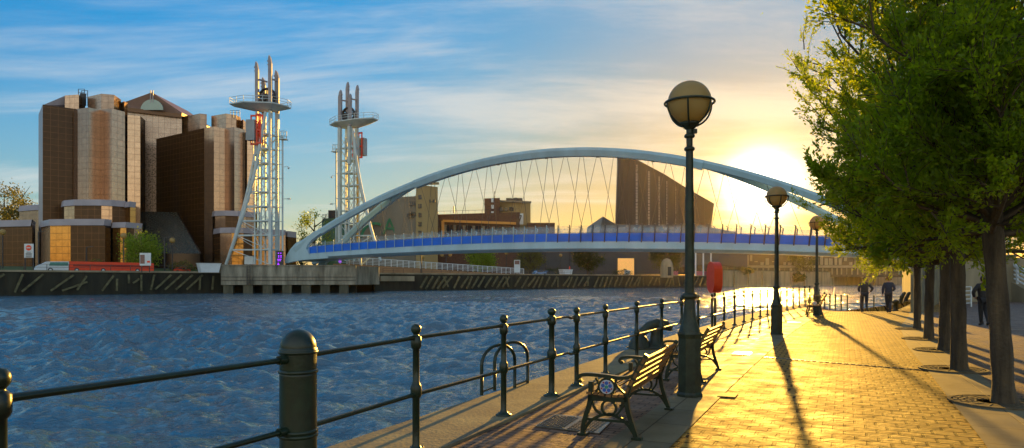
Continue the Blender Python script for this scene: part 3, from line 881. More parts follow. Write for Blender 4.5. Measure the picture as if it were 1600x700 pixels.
    for z in (28.4, 29.4):
        m.tube([(4.0 + .7 * math.cos(t), 1.2 + .7 * math.sin(t), z) for t in np.linspace(0, 6.283, 9)], .05, 5, cap=False)
    m.build('ladder_landing', w_, e)
tower('nearer white lift tower standing on the concrete pier, its leg sweeping out to the left', 412, 413, 150, R(-4))
tower('further white lift tower rising behind the left leg of the bridge arch', 549, 408, 172, R(180 - 22))

# purple dot sign beside the bridge foot
e = empty('led_sign', 'small purple illuminated sign at the left foot of the bridge', 'sign', A(437, 412, 149))
m = MB(); m.box((0, .1, 1.2), (1.5, .3, 3.2)); m.build('housing', M['darkmetal'], e)
pur = mat('purple_leds', (.2, .02, .5), .4, emit=(.35, .03, 1.0), es=1.0)
m = MB()
for z, xs in ((2.3, (-.25, .25)), (1.75, (-.2, .3)), (1.45, (-.2, .3)), (.95, (-.35, -.05, .25)), (.65, (-.3, .1)), (.1, (-.3,)), (-.15, (-.35, -.2))):
    for x in xs: m.box((x, -.09, z), (.24, .06, .16))
m.build('lettering', pur, e)

# ------------------------------------------------------------------ mirror-glass office towers
def glassmat(name, c, rough=.12, metal=.75, grid=1.5):
    return brickmat(name, c, tuple(x * .86 for x in c), ((c[0] * .5, c[1] * .45, c[2] * .45) if c[0] > .2 else (c[0] * 2.2, c[1] * 2.2, c[2] * 2.4)), grid * 1.05, grid, .05, rough=rough, metal=metal, bump=.08, spec=(.22 if metal < .2 else .5), dist=.05, uv=True, dirt=.25, jitter=-.35, offset=0, rvar=.05)
M['gl_light'] = glassmat('lit_bronze_mirror_glass', (.80, .50, .31), .2)  # facets that catch the light: a brighter copy of the one bronze glass
M['gl_mid'] = glassmat('half_lit_bronze_mirror_glass', (.46, .30, .21), .2)  # same glass on half-lit facets, light level put into the colour
M['gl_dark'] = glassmat('shaded_bronze_mirror_glass', (.10, .048, .020), .18, 0.15)  # same glass on turned-away facets, shade put into the colour
M['gl_black'] = glassmat('deep_shade_mirror_glass', (.03, .022, .018), .15, .5)  # same glass darkened for recesses and gaps, their shade painted in
M['gl_gold'] = glassmat('sun_gold_mirror_glass', (.52, .28, .09), .08, .9)  # same glass with the sun's gold reflection painted into its colour
M['atrium'] = brickmat('green_tinted_sloping_glass', (.045, .06, .045), (.035, .05, .04), (.10, .12, .10), 1.6, 1.6, .07, rough=.25, metal=.3, uv=True, bump=.2, offset=0, dirt=.2)
M['cornice'] = mat('pale_metal_cornice', (.36, .32, .34), .4, .0, .15, .3)
M['granite'] = brickmat('pinkish_stone_cladding', (.66, .46, .33), (.58, .40, .29), (.28, .19, .14), 1.6, 1.6, .05, rough=.3, metal=.6, uv=True, bump=.2, offset=0, dirt=.15)
def facade(e, name, pts, ytop, ybot, mats_, depth=14, capm=None, zb=None):
    """a run of upright glass faces given by plan points (px, Y); ytop is read at the first point"""
    P_ = [(((px - 800) * Y / FPX), Y) for px, Y in pts]
    zt = EYE + (HOR - ytop) * pts[0][1] / FPX
    z0 = EYE + (HOR - ybot) * pts[0][1] / FPX if zb is None else zb
    org = e.location
    for i in range(len(P_) - 1):
        a, b = P_[i], P_[i + 1]
        m = MB(); L = math.hypot(b[0] - a[0], b[1] - a[1])
        m.add([(a[0] - org.x, a[1] - org.y, z0 - org.z), (b[0] - org.x, b[1] - org.y, z0 - org.z), (b[0] - org.x, b[1] - org.y, zt - org.z), (a[0] - org.x, a[1] - org.y, zt - org.z)], [(0, 1, 2, 3)], uvs=[[(0, z0), (L, z0), (L, zt), (0, zt)]])
        m.build(name, M[mats_[i]], e)
    # body behind
    m = MB()
    back = [(P_[-1][0] * (1 + depth / P_[-1][1]), P_[-1][1] + depth), (P_[0][0] * (1 + depth / P_[0][1]), P_[0][1] + depth)]
    poly = [(x - org.x, y - org.y) for x, y in P_ + back]
    # side and back walls plus the roof
    k = len(P_)
    for i in range(k - 1, len(poly)):
        a = poly[i]; b = poly[(i + 1) % len(poly)]; L = math.hypot(b[0] - a[0], b[1] - a[1])
        m.add([(a[0], a[1], z0 - org.z), (b[0], b[1], z0 - org.z), (b[0], b[1], zt - org.z), (a[0], a[1], zt - org.z)], [(0, 1, 2, 3)], uvs=[[(0, z0), (L, z0), (L, zt), (0, zt)]])
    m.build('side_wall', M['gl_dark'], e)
    m = MB(); m.add([(x, y, zt - org.z) for x, y in poly], [tuple(range(len(poly)))])
    m.build('roof', M['cornice'], e)
    # cornice strip
    if capm:
        m = MB()
        for a, b in zip(P_[:-1], P_[1:]):
            va = Vector((a[0] - org.x, a[1] - org.y, zt - org.z)); vb = Vector((b[0] - org.x, b[1] - org.y, zt - org.z))
            nn = Vector((vb.y - va.y, va.x - vb.x, 0)).normalized() * -capm[0]
            if nn.y > 0 and abs(nn.y) > abs(nn.x): nn = -nn
            m.slab([va + Vector((0, -.5, -capm[1])), vb + Vector((0, -.5, -capm[1])), vb + Vector((0, -.1, .05)), va + Vector((0, -.1, .05))], (0, .3, 0))
        m.build('cornice', M['cornice'], e)
def office_a():
    Y = 168
    b = A(140, 420, Y); e = empty('office_tower', 'bronze mirror glass office block at far left with stepped podium and antenna', 'building', b)
    z0 = 4
    facade(e, 'glass_wall', [(60, 175), (66.5, 165), (120, 169.5), (124, 174)], 178.7, 0, ['cornice', 'gl_dark', 'gl_black'], 26, zb=z0)  # first face: pale cornice colour stands in for blue-lit glass
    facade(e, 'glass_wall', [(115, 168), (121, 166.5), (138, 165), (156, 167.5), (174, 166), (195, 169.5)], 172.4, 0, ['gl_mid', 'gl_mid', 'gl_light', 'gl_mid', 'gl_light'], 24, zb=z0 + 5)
    facade(e, 'glass_wall', [(195, 171), (199, 170), (219, 171), (227, 176)], 181, 0, ['gl_black', 'gl_light', 'gl_black'], 20, zb=z0 + 3)
    facade(e, 'glass_wall', [(101, 180), (123, 179), (133, 186)], 149, 0, ['gl_light', 'gl_dark'], 16, zb=40)
    facade(e, 'glass_wall', [(137, 181), (158, 178), (178, 179), (189, 184)], 151, 0, ['gl_light', 'gl_mid', 'gl_gold'], 16, zb=40)
    facade(e, 'glass_wall', [(186, 186), (194, 184), (199, 186)], 161, 0, ['gl_mid', 'gl_gold'], 10, zb=40)
    facade(e, 'glass_wall', [(97, 163), (100, 161), (116, 159), (158, 159), (175, 160), (196, 162)], 315, 0, ['gl_black', 'gl_light', 'gl_dark', 'gl_light', 'gl_dark'], 14, zb=z0, capm=(1.2, 1.4))
    facade(e, 'glass_wall', [(196, 162), (203, 160.5), (212, 162)], 316, 0, ['gl_gold', 'gl_gold'], 12, zb=z0, capm=(.8, 1.3))
    facade(e, 'glass_wall', [(64, 158), (78, 153), (110, 152), (164, 152), (174, 154)], 346, 0, ['gl_light', 'gl_gold', 'gl_dark', 'gl_black'], 12, zb=z0, capm=(1.2, 1.4))
    facade(e, 'glass_wall', [(172, 156), (176, 154), (197, 153), (209, 155), (222, 157)], 349, 0, ['gl_black', 'gl_gold', 'gl_dark', 'gl_mid'], 10, zb=z0, capm=(.8, 1.2))
    # sloping blue-lit roof corner
    m = MB(); a = A(67, 164, 178); c = A(101, 149.5, 182); d = A(101, 164, 182)
    p = [v - e.location for v in (a, c, d)]
    m.slab(p, (0, 5, 0)); m.build('sloping_roof', M['cornice'], e)
    # antenna frame
    m = MB(); o = A(127, 152, 182) - e.location
    for dx, dy in ((-.8, 0), (.8, 0), (-.8, 1.4), (.8, 1.4)): m.bar(o + Vector((dx, dy, -2)), o + Vector((dx, dy, 2.2)), .12, .12)
    for z in (.3, 1.3, 2.2): m.bar(o + Vector((-.8, 0, z)), o + Vector((.8, 0, z)), .1, .1); m.bar(o + Vector((-.8, 1.4, z)), o + Vector((.8, 1.4, z)), .1, .1)
    m.bar(o + Vector((0, .7, -2)), o + Vector((0, .7, 1.2)), 1.2, .8)
    m.build('antenna', M['darkmetal'], e)
office_a()
def office_mid():
    b = A(240, 420, 200); e = empty('office_tower', 'pinkish clad office tower with a gabled top and half round window', 'building', b)
    P1 = A(190, 168, 198); P2 = A(284, 181, 203)
    facade(e, 'clad_wall', [(190, 198), (284, 203)], 172, 0, ['granite'], 26, zb=4)
    m = MB()
    org = b
    pts = [A(190, 166, 197.6), A(190, 161, 197.6), A(237, 144, 199.6), A(284, 176, 202.6), A(284, 181, 202.6)]
    m.slab([p - org for p in pts], (0, 22, 0)); m.build('gable', M['granite_dark'], e)
    m = MB(); c = A(238, 172, 199.2) - org
    arc = [c + Vector((3.3 * math.cos(t), 0, 3.1 * math.sin(t))) for t in np.linspace(0, math.pi, 14)]
    m.slab(arc, (0, -.35, 0)); m.build('round_window', M['roundglass'], e)
    m = MB()
    for dx in (-.35, .35): m.bar(A(237, 160, 198.9) - org + Vector((dx, 0, 0)), A(237, 141, 198.9) - org + Vector((dx, 0, 0)), .25, .25)
    m.build('finial', M['cornice'], e)
    m = MB(); m.bar(A(190, 170, 197.3) - org, A(284, 181, 202.3) - org, .5, 1.1); m.build('cornice', M['gl_dark'], e)
M['granite_dark'] = mat('brown_gable_cladding', (.20, .11, .08), .45, .1, .15, .5)
M['roundglass'] = mat('green_grey_glass', (.30, .36, .30), .2, .3, .1, .5)
office_mid()
def office_b():
    b = A(330, 420, 190); e = empty('office_tower', 'bronze mirror glass office block behind the nearer lift tower with a flank of shade-toned glass', 'building', b)
    z0 = 4
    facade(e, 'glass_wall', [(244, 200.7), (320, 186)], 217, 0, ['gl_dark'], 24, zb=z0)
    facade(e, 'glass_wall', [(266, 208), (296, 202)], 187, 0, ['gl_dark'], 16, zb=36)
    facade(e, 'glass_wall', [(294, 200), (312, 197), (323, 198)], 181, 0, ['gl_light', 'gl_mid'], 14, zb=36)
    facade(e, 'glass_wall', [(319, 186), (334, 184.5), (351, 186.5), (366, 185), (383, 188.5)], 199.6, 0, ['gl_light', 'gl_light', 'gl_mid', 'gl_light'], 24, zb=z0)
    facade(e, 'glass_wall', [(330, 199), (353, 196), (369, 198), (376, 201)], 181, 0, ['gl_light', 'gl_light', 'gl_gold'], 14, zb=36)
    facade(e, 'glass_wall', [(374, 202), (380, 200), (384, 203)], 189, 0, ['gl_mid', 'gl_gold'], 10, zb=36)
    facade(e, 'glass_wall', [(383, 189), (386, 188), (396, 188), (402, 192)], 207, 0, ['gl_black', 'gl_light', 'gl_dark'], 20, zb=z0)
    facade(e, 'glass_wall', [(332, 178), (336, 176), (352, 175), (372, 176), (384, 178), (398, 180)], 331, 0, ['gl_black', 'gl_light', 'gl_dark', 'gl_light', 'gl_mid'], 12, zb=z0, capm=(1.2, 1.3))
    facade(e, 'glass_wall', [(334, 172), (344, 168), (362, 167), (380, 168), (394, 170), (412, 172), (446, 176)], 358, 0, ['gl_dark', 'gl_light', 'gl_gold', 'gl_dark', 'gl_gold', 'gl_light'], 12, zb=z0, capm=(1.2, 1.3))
    # sloping glass hall between the blocks
    m = MB(); org = b
    p = [A(214, 330, 190), A(276, 332, 188), A(312, 396, 163), A(216, 396, 163)]
    q = [v - org for v in p]
    L = (q[3] - q[0]).length; Wd = (q[2] - q[3]).length
    m.add(q, [(0, 1, 2, 3)], uvs=[[(0, L), (Wd * .65, L), (Wd, 0), (0, 0)]])
    m.build('glass_hall_roof', M['atrium'], e)
    m = MB(); p2 = [A(276, 332, 188), A(312, 396, 163), A(312, 396, 188.5)]
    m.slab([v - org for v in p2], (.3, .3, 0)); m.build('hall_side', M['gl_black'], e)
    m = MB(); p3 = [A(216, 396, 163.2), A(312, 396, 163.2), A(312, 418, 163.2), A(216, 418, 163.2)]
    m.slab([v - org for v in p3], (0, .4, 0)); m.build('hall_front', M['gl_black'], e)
    # roof railing
    m = MB(); o = A(368, 178, 197) - org
    for k in range(4): m.bar(o + Vector((k * .9 - 1.5, 0, -1)), o + Vector((k * .9 - 1.5, 0, 1.0)), .1, .1)
    for z in (.4, 1): m.bar(o + Vector((-1.5, 0, z)), o + Vector((1.2, 0, z)), .1, .1)
    m.build('roof_rail', M['darkmetal'], e)
office_b()
# low glass blocks at far left
def low_block(label, pts, yt, mats_, Yf=None):
    b = A(pts[0][0], 425, pts[0][1]); e = empty('office_block', label, 'building', b)
    facade(e, 'glass_wall', pts, yt, 0, mats_, 14, zb=3.5, capm=(1.2, 1.5)); return e
low_block('low dark glass block at the left edge of the photo', [(-60, 168), (2, 160), (50, 158), (55, 165)], 349, ['gl_dark', 'gl_dark', 'gl_light'])
low_block('pale stepped block behind the low dark glass block at the left edge', [(30, 190), (62, 186)], 322, ['gl_mid'])
low_block('low bronze block between the two lift towers behind the bridge foot', [(436, 182), (450, 180), (463, 184)], 362, ['gl_dark', 'gl_gold'])

# ------------------------------------------------------------------ mill, brick offices, museum
M['mill'] = mat('cream_painted_render', (.42, .30, .13), .8, 0, .25, .12, streak=True)
M['mill_grey'] = mat('grey_render', (.22, .20, .15), .8, 0, .25, .1, streak=True)
M['brick'] = brickmat('red_brown_brick', (.16, .065, .04), (.12, .05, .03), (.10, .07, .05), .9, .35, .04, rough=.8, uv=True, bump=.2, dirt=.3)
M['win'] = mat('dark_window_glass', (.03, .035, .045), .15, .2, .2, 1)
M['zinc'] = mat('dark_zinc_cladding', (.036, .036, .042), .55, .3, .3, .15, streak=True)
M['museum_low'] = mat('grey_aluminium_shell', (.055, .06, .07), .5, .3, .2, .08)
M['orange_frame'] = mat('orange_painted_frame', (.75, .33, .06), .5, 0, .1, 1)
def block(e, name, pxa, pxb, Ya, Yb, yt, z0, mt, depth=20, roofm=None):
    org = e.location
    a = A(pxa, yt, Ya) - org; b = A(pxb, yt, Yb) - org
    z1 = a.z
    c = b + Vector(((b.x + org.x) * depth / Yb, depth, 0)); d = a + Vector(((a.x + org.x) * depth / Ya, depth, 0))
    m = MB(); m.prism([(a.x, a.y), (b.x, b.y), (c.x, c.y), (d.x, d.y)], z0 - org.z, z1)
    return m.build(name, mt, e)
def winrow(e, pts, w, h, d=.25, mt=None, parent=None):
    for px, py, Y in pts:
        p = A(px, py, Y) - e.location
        m = MB(); m.box(p + Vector((0, -.1, 0)), (w, d, h)); m.build('window', mt or M['win'], e)
def mill():
    b = A(620, 420, 285); e = empty('grain_mill', 'cream rendered grain mill block with a taller square tower at its right end', 'building', b)
    block(e, 'tower_wall', 650, 684, 276, 284, 288, 3, M['mill'], 20)
    block(e, 'main_wall', 576, 650, 283, 277, 318, 3, M['mill_grey'], 24)
    block(e, 'penthouse', 600, 650, 290, 284, 309, 20, M['mill_grey'], 14)
    block(e, 'annex', 518, 577, 300, 296, 352, 3, M['mill_grey'], 20)
    winrow(e, [(655, y, 277) for y in (308, 322, 336, 350, 364)], 2.0, 1.8)
    winrow(e, [(x, 314, 281) for x in (664, 671, 678)], 1.1, 1.2)
    winrow(e, [(644, 318, 277), (644, 334, 277), (641, 337, 277)], 2.6, 1.6)
    m = MB(); p = A(667, 286.5, 275.5) - b; q = A(685, 286.5, 283.5) - b
    m.bar(A(649, 287, 275.3) - b, q, .9, 1.0); m.build('parapet', M['mill'], e)
    g = mat('faded_green_lettering', (.03, .22, .10), .7, 0, .3, .3)
    # painted wall sign: an arc and tall letters
    m = MB(); c = A(602, 366, 280.9) - b
    arc = [c + Vector((-4.2 + 9.5 * math.cos(t) * .6, 0, 6.5 * math.sin(t) - 2)) for t in np.linspace(math.pi * .98, math.pi * .35, 12)]
    for p_, q_ in zip(arc[:-1], arc[1:]): m.bar(p_, q_, .3, 1.1)
    m.build('painted_arc', g, e)
    cu = bpy.data.curves.new('sign_text', 'FONT'); cu.body = 'Aim'; cu.size = 9.5; cu.extrude = .06
    to = bpy.data.objects.new('painted_letters', cu); col.objects.link(to)
    bpy.context.view_layer.update()
    me = bpy.data.meshes.new_from_object(to.evaluated_get(bpy.context.evaluated_depsgraph_get()))
    bpy.data.objects.remove(to)
    me.materials.clear(); me.materials.append(g)
    o = bpy.data.objects.new('painted_letters', me); col.objects.link(o); o.parent = e
    o.location = A(597, 366, 280.6) - b; o.rotation_euler = (R(90), 0, R(-9))
mill()
e = empty('silo', 'green storage tank with a railed top behind the further lift tower', 'tank', A(522, 425, 240))
m = MB(); m.lathe([(4.2, 0), (4.2, 18), (3.8, 18.6)], n=24); m.build('drum', mat('green_tank_paint', (.05, .13, .05), .5), e)
m = MB()
for k in range(12):
    t = k * math.pi / 6; m.bar((4 * math.cos(t), 4 * math.sin(t), 18), (4 * math.cos(t), 4 * math.sin(t), 20), .12, .12)
for z in (19, 20): m.tube([(4 * math.cos(t), 4 * math.sin(t), z) for t in np.linspace(0, 6.283, 19)], .08, 5, cap=False)
m.box((0, 0, 20.2), (4, .5, 3)); m.build('top_rail', M['darkmetal'], e)

def brick_offices():
    Y = 290; b = A(740, 425, Y); e = empty('brick_offices', 'long red brick office range with an orange framed upper storey', 'building', b)
    block(e, 'wall', 684, 812, 292, 282, 335, 3, M['brick'], 22)
    org = b
    fr = MB()
    a0 = A(692, 345, 290.2) - org; a1 = A(806, 349, 281.2) - org
    fr.bar(a0, a1, .5, 1.0); fr.bar(a0, a0 + Vector((0, 0, -11)), 1.2, .5)
    fr.build('orange_frame', M['orange_frame'], e)
    for i in range(22):
        t = (i + .7) / 22.5; p = a0.lerp(a1, t) + Vector((0, .25, -3.2))
        m = MB(); m.box(p, (1.0, .3, 3.2), rot=R(-16)); m.build('window', M['win'] if i % 3 else M['mill_grey'], e)
    m = MB()
    r0 = A(684, 333, 291) - org; r1 = A(812, 333 + 10, 281) - org
    for i in range(14):
        p = r0.lerp(Vector((r1.x, r1.y, r0.z)), i / 13) + Vector((0, 1, -.3)); m.bar(p, p + Vector((0, 0, 1.2)), .1, .1)
    m.bar(r0 + Vector((0, 1, .9)), Vector((r1.x, r1.y + 1, r0.z + .9)), .1, .1)
    m.bar(A(709, 333, 294) - org, A(709, 322, 294) - org, .4, .4)
    m.build('roof_rail', M['darkmetal'], e)
brick_offices()
def brick_tower():
    b = A(792, 425, 300); e = empty('brick_tower', 'square brown brick tower beside a yellow block with a roof terrace', 'building', b)
    block(e, 'brown_wall', 757, 781, 300, 298, 310, 3, M['brick'], 14)
    block(e, 'yellow_wall', 781, 806, 302, 300, 315, 3, M['mill'], 20)
    block(e, 'yellow_wall', 805, 829, 299, 306, 315, 3, M['mill'], 18)
    block(e, 'low_wing', 824, 867, 300, 300, 348, 3, M['brick'], 16)
    org = b
    m = MB(); m.bar(A(780, 314, 299.5) - org, A(830, 316, 299.5) - org, 1.5, .8); m.build('parapet', M['mill_grey'], e)
    winrow(e, [(783, 327, 300.5), (791, 327, 300.5), (798, 326, 300.5), (800, 327, 300.5)], 1.5, 1.6)
    m = MB()
    for y in (313, 323, 333): m.box(A(769.5, y, 298.4) - org, (1.1, .3, 1.6))
    m.build('round_light', M['white'], e)
    m = MB(); m.box(A(813, 342, 298.6) - org, (2.6, .3, 4.8)); m.build('sign_board', M['white'], e)
    m = MB(); o = A(813, 342, 298.3) - org
    m.bar(o + Vector((-.5, 0, -1.5)), o + Vector((.4, 0, 1.4)), .2, .4); m.bar(o + Vector((-.6, 0, 1.4)), o + Vector((.6, 0, 1.4)), .2, .4); m.build('painted_mark', M['win'], e)
    m = MB()
    for x in (795, 806, 812): m.box(A(x, 312.5, 305) - org, (2.4, 2, 1.6))
    m.bar(A(795, 312.5, 305) - org, A(812, 312.5, 305) - org, 1.8, 1.3); m.bar(A(806, 312, 305) - org, A(806, 309, 305) - org, 1.2, 1.2)
    m2 = MB(); m2.bar(A(773, 310, 303) - org, A(773, 299, 303) - org, .25, .25); m2.build('mast', M['darkmetal'], e)
    m.build('roof_plant', M['darkmetal'], e)
brick_tower()
def museum():
    Y = 300; b = A(1040, 425, Y); e = empty('museum', 'dark curved shard shaped museum building with thin light slots', 'building', b)
    org = b
    m = MB()
    # front face bows slightly; each column of the outline gets its own depth
    outl = [(961.5, 352, 966, 240), (975, 352, 976, 241), (990, 352, 990, 246.5), (1010, 352, 1010, 257), (1040, 352, 1040, 273), (1075, 352, 1075, 295), (1100, 352, 1100, 309), (1109, 352, 1116, 318)]
    bow = [8, 4, 1.5, 0, 0, 2, 5, 8]
    fv = []; bv = []
    for (xb, yb, xt, yt), bw in zip(outl, bow):
        fv += [A(xb, yb + 20, Y + bw) - org, A(xt, yt, Y + bw) - org]
        bv += [A(xb, yb + 20, Y + bw) - org + Vector((2, 16, 0)), A(xt, yt, Y + bw) - org + Vector((2, 16, 0))]
    n = len(outl); vs_ = fv + bv; o_ = 2 * n
    fs = []
    for i in range(n - 1):
        fs += [(2 * i, 2 * i + 2, 2 * i + 3, 2 * i + 1), (o_ + 2 * i, o_ + 2 * i + 1, o_ + 2 * i + 3, o_ + 2 * i + 2), (2 * i + 1, 2 * i + 3, o_ + 2 * i + 3, o_ + 2 * i + 1)]
    fs += [(0, 1, o_ + 1, o_), (2 * n - 2, o_ + 2 * n - 2, o_ + 2 * n - 1, 2 * n - 1)]
    m.add(vs_, fs); m.build('shard', M['zinc'], e)
    # slots: rows of small louvres
    def topy(px): return float(np.interp(px, [966, 976, 990, 1010, 1040, 1075, 1100], [240, 241, 246.5, 257, 273, 295, 309]))
    def bowd(px): return float(np.interp(px, [962, 975, 990, 1010, 1040, 1075, 1100], bow[:7]))
    for px, w in ((995, .8), (1014, .7), (1030, .45), (1042, .3), (1056, .2)):
        sl = MB(); y = topy(px) + 8
        while y < 350:
            L = random.uniform(2, 7); sl.box(A(px, y + L / 2, Y + bowd(px) - .12) - org, (w, .3, L * Y / FPX * .8)); y += L
        sl.build('light_slot', M['slot'], e)
    for px in list(range(968, 1108, 7)):
        m = MB(); m.bar(A(px, topy(px) + 3, Y + bowd(px) - .03) - org, A(px, 352, Y + bowd(px) - .03) - org, .14, .1); m.build('seam', M['museum_low'], e)
    # long low shell beneath
    m = MB(); lo = [(676, 396), (676, 388), (760, 386), (935, 372), (942, 338), (962, 350), (1108, 355), (1150, 362), (1168, 396), (1168, 427), (676, 430)]
    m.slab([A(x, y, 296) - org for x, y in lo], (0, 60, 0)); m.build('low_shell', M['museum_low'], e)
    m = MB(); c = A(978, 418, 295.6) - org
    m.box(c, (7, .4, 8.0)); m.build('lit_entrance', mat('amber_entrance_glass', (.6, .34, .12), .3, emit=(.9, .42, .10), es=.35), e)
    m = MB(); m.box(c + Vector((.5, -.4, -2.6)), (2.4, .4, 3)); m.build('notice', M['white'], e)
    for px in range(700, 960, 38):
        m = MB(); m.bar(A(px, 388, 295.7) - org, A(px, 430, 295.7) - org, .3, .12); m.build('panel_joint', M['zinc'], e)
    m = MB(); m.slab([A(1060, 418, 294) - org, A(1115, 411, 294) - org, A(1176, 421, 294) - org, A(1176, 427, 294) - org, A(1060, 427, 294) - org], (0, 1.4, 0)); m.build('canopy_shadow_slab', M['gl_black'], e)  # black slab stands in for the shade below the canopy
M['slot'] = mat('pale_louvre_metal', (.26, .25, .25), .35, .5, .2, .5)
museum()
def striped():
    Y = 345; b = A(1290, 430, Y); e = empty('striped_building', 'long low building with a facade of pale and dark vertical strips', 'building', b)
    org = b
    block(e, 'wall', 1165, 1560, 352, 345, 396, 3, M['stripe_dark'], 30)
    rg = random.Random(3)
    px = 1168
    while px < 1500:
        Yp = float(np.interp(px, [1165, 1560], [352, 345])) - .3
        y1 = 397.5 + rg.choice([1, 1, 6, 12]); y2 = 414 - rg.choice([0, 0, 0, 6])
        m = MB(); m.bar(A(px, y1, Yp) - org, A(px, y2, Yp) - org, rg.uniform(.7, 2.0), .3); m.build('pale_strip', M['stripe_pale'], e)
        if rg.random() < .8:
            m = MB(); m.bar(A(px + 2, 419, Yp) - org, A(px + 2, 429, Yp) - org, rg.uniform(.4, .9), .3); m.build('lower_strip', M['stripe_pale'], e)
        px += rg.uniform(5.5, 10)
    m = MB(); m.bar(A(1165, 416.5, 351.4) - org, A(1540, 416.5, 344.6) - org, .8, 1.2); m.build('floor_band', M['stripe_pale'], e)
M['stripe_dark'] = mat('dark_timber_cladding', (.10, .08, .05), .7, 0, .3, .3)
M['stripe_pale'] = mat('pale_cladding_strip', (.33, .28, .18), .6, 0, .2, .3)
striped()

# ------------------------------------------------------------------ ramp with white railing behind the pier
def ramp():
    b = bp_(bt(600), 9, 3.0); e = empty('access_ramp', 'buff walled ramp with a white railing sloping down behind the quay wall', 'ramp', b)
    org = b
    tA, tB = bt(560), bt(850)
    def top(t): return 5.7 + (3.2 - 5.7) * (t - tA) / (tB - tA)
    m = MB()
    m.slab([bp_(tA, 9, 2.9) - org, bp_(tB, 9, 2.9) - org, bp_(tB, 9, top(tB)) - org, bp_(tA, 9, top(tA)) - org], BN * 4)
    m.build('wall', M['rampwall'], e)
    n = 34
    proto = None
    for i in range(n + 1):
        t = tA + (tB - tA) * i / n
        if proto is None:
            pm = MB(); pm.bar((0, 0, 0), (0, 0, 1.9), .22, .16); proto = pm.build('post', M['white'], e); o = proto
        else:
            o = proto.copy(); col.objects.link(o)
        o.location = bp_(t, 9.1, top(t)) - org
    m = MB()
    for k in range(5):
        z = .35 + k * .38
        m.bar(bp_(tA, 9.1, top(tA) + z) - org, bp_(tB, 9.1, top(tB) + z) - org, .1, .1 if k < 4 else .18)
    m.build('rail', M['white'], e)
M['rampwall'] = mat('buff_ramp_render', (.40, .22, .10), .7, 0, .2, .2)
ramp()
# ------------------------------------------------------------------ promenade railing
def rail_pt(Y, d=0.85):
    x, y = off(Y, d); return Vector((x, y, gz(x, y) + .03))
def railY(px):
    lo, hi = -4.0, 54.0
    for _ in range(60):
        md = (lo + hi) / 2; p = rail_pt(md)
        if (800 + p.x / max(p.y, .01) * FPX if p.y > .05 else -9999) < px: lo = md
        else: hi = md
    return lo
def post_mesh(h=1.145, r=.034):
    m = MB()
    m.lathe([(.095, 0), (.095, .016), (.06, .03), (.045, .045), (r, .07), (r, .49), (.043, .50), (.052, .52), (.052, .60), (.043, .62), (r - .002, .64), (r - .003, h - .20), (.042, h - .19), (.050, h - .17), (.050, h - .09), (.036, h - .075), (.024, h - .065), (.030, h - .055), (.045, h - .035), (.048, h - .012), (.043, h + .012), (.028, h + .030), (.0001, h + .038)], n=14)
    for a in (45, 135, 225, 315):
        m.lathe([(.012, .012), (.012, .034), (.0001, .036)], (.075 * math.cos(R(a)), .075 * math.sin(R(a)), 0), 6)
    return m
def railing(name_label, Ys, kink=False, group=None):
    o0 = rail_pt(Ys[0]); e = empty('railing', name_label, 'railing', o0)
    proto = None
    for Y in Ys:
        if Y is None: continue
        if proto is None:
            proto = post_mesh().build('post', M['iron'], e); o = proto
        else:
            o = proto.copy(); col.objects.link(o)
        o.location = rail_pt(Y) - o0
    for a, b in zip(Ys[:-1], Ys[1:]):
        for z in (1.085 - .03, .56 - .03):
            n = max(1, int((b - a) / 1.0)); m = MB()
            pts = [rail_pt(a + (b - a) * i / n) - o0 + Vector((0, 0, z)) for i in range(n + 1)]
            m.tube(pts, .021, 8); m.build('rail', M['iron'], e)
    return e
yL = railY(-1); yB = railY(466); y1 = railY(650); y2 = railY(787); y3 = railY(862); y4 = railY(901); y5 = railY(946); y6 = railY(995)
# the first run behind the camera up to the thick bollard
pB = rail_pt(yB)
e = empty('railing', 'two bar railing at the left edge of the photo running up to the thick bollard', 'railing', rail_pt(-4))
proto = None
for Y in (-4, -1.6, .8, yL):
    if proto is None: proto = post_mesh().build('post', M['iron'], e); o = proto
    else: o = proto.copy(); col.objects.link(o)
    o.location = rail_pt(Y) - rail_pt(-4)
    pass
for z in (1.035, .53):
    m = MB(); pts = [rail_pt(Y) - rail_pt(-4) + Vector((0, 0, z)) for Y in (-4, -1.6, .8, yL)] + [pB - rail_pt(-4) + Vector((0, 0, z - .01))]
    d_ = (pts[-1] - pts[-2]).normalized(); pts[-1] = pts[-1] - d_ * .135
    m.tube(pts, .021, 8); m.tube([pts[-1] - d_ * .06, pts[-1] + d_ * .01], .032, 10); m.build('rail', M['iron'], e)
m = MB()
# the thick bollard
e = empty('bollard', 'thick dark green domed bollard standing in the railing line', 'bollard', pB)
m.lathe([(.150, -.03), (.150, .10), (.136, .12), (.131, .14), (.131, .90)], n=32)
m.lathe([(.131, .901), (.131, .92), (.1255, .925)], n=32)
m.build('shaft', M['iron'], e)
m = MB()
prof = [(.1305, .9), (.130, 1.075)]
m.lathe(prof, n=32)
dome = [(.134, 1.08), (.134, 1.095), (.127, 1.10)] + [(.127 * math.cos(t), 1.10 + .135 * math.sin(t)) for t in np.linspace(0.02, math.pi / 2 - .001, 14)]
m.lathe(dome, n=32); m.build('dome', M['iron'], e)
for z in (.33, .47, .50, .93, 1.07):
    m = MB(); m.lathe([(.131, z - .014), (.139, z - .010), (.1405, z), (.139, z + .010), (.131, z + .014)], n=32)
    m.build('moulding', M['iron'], e)
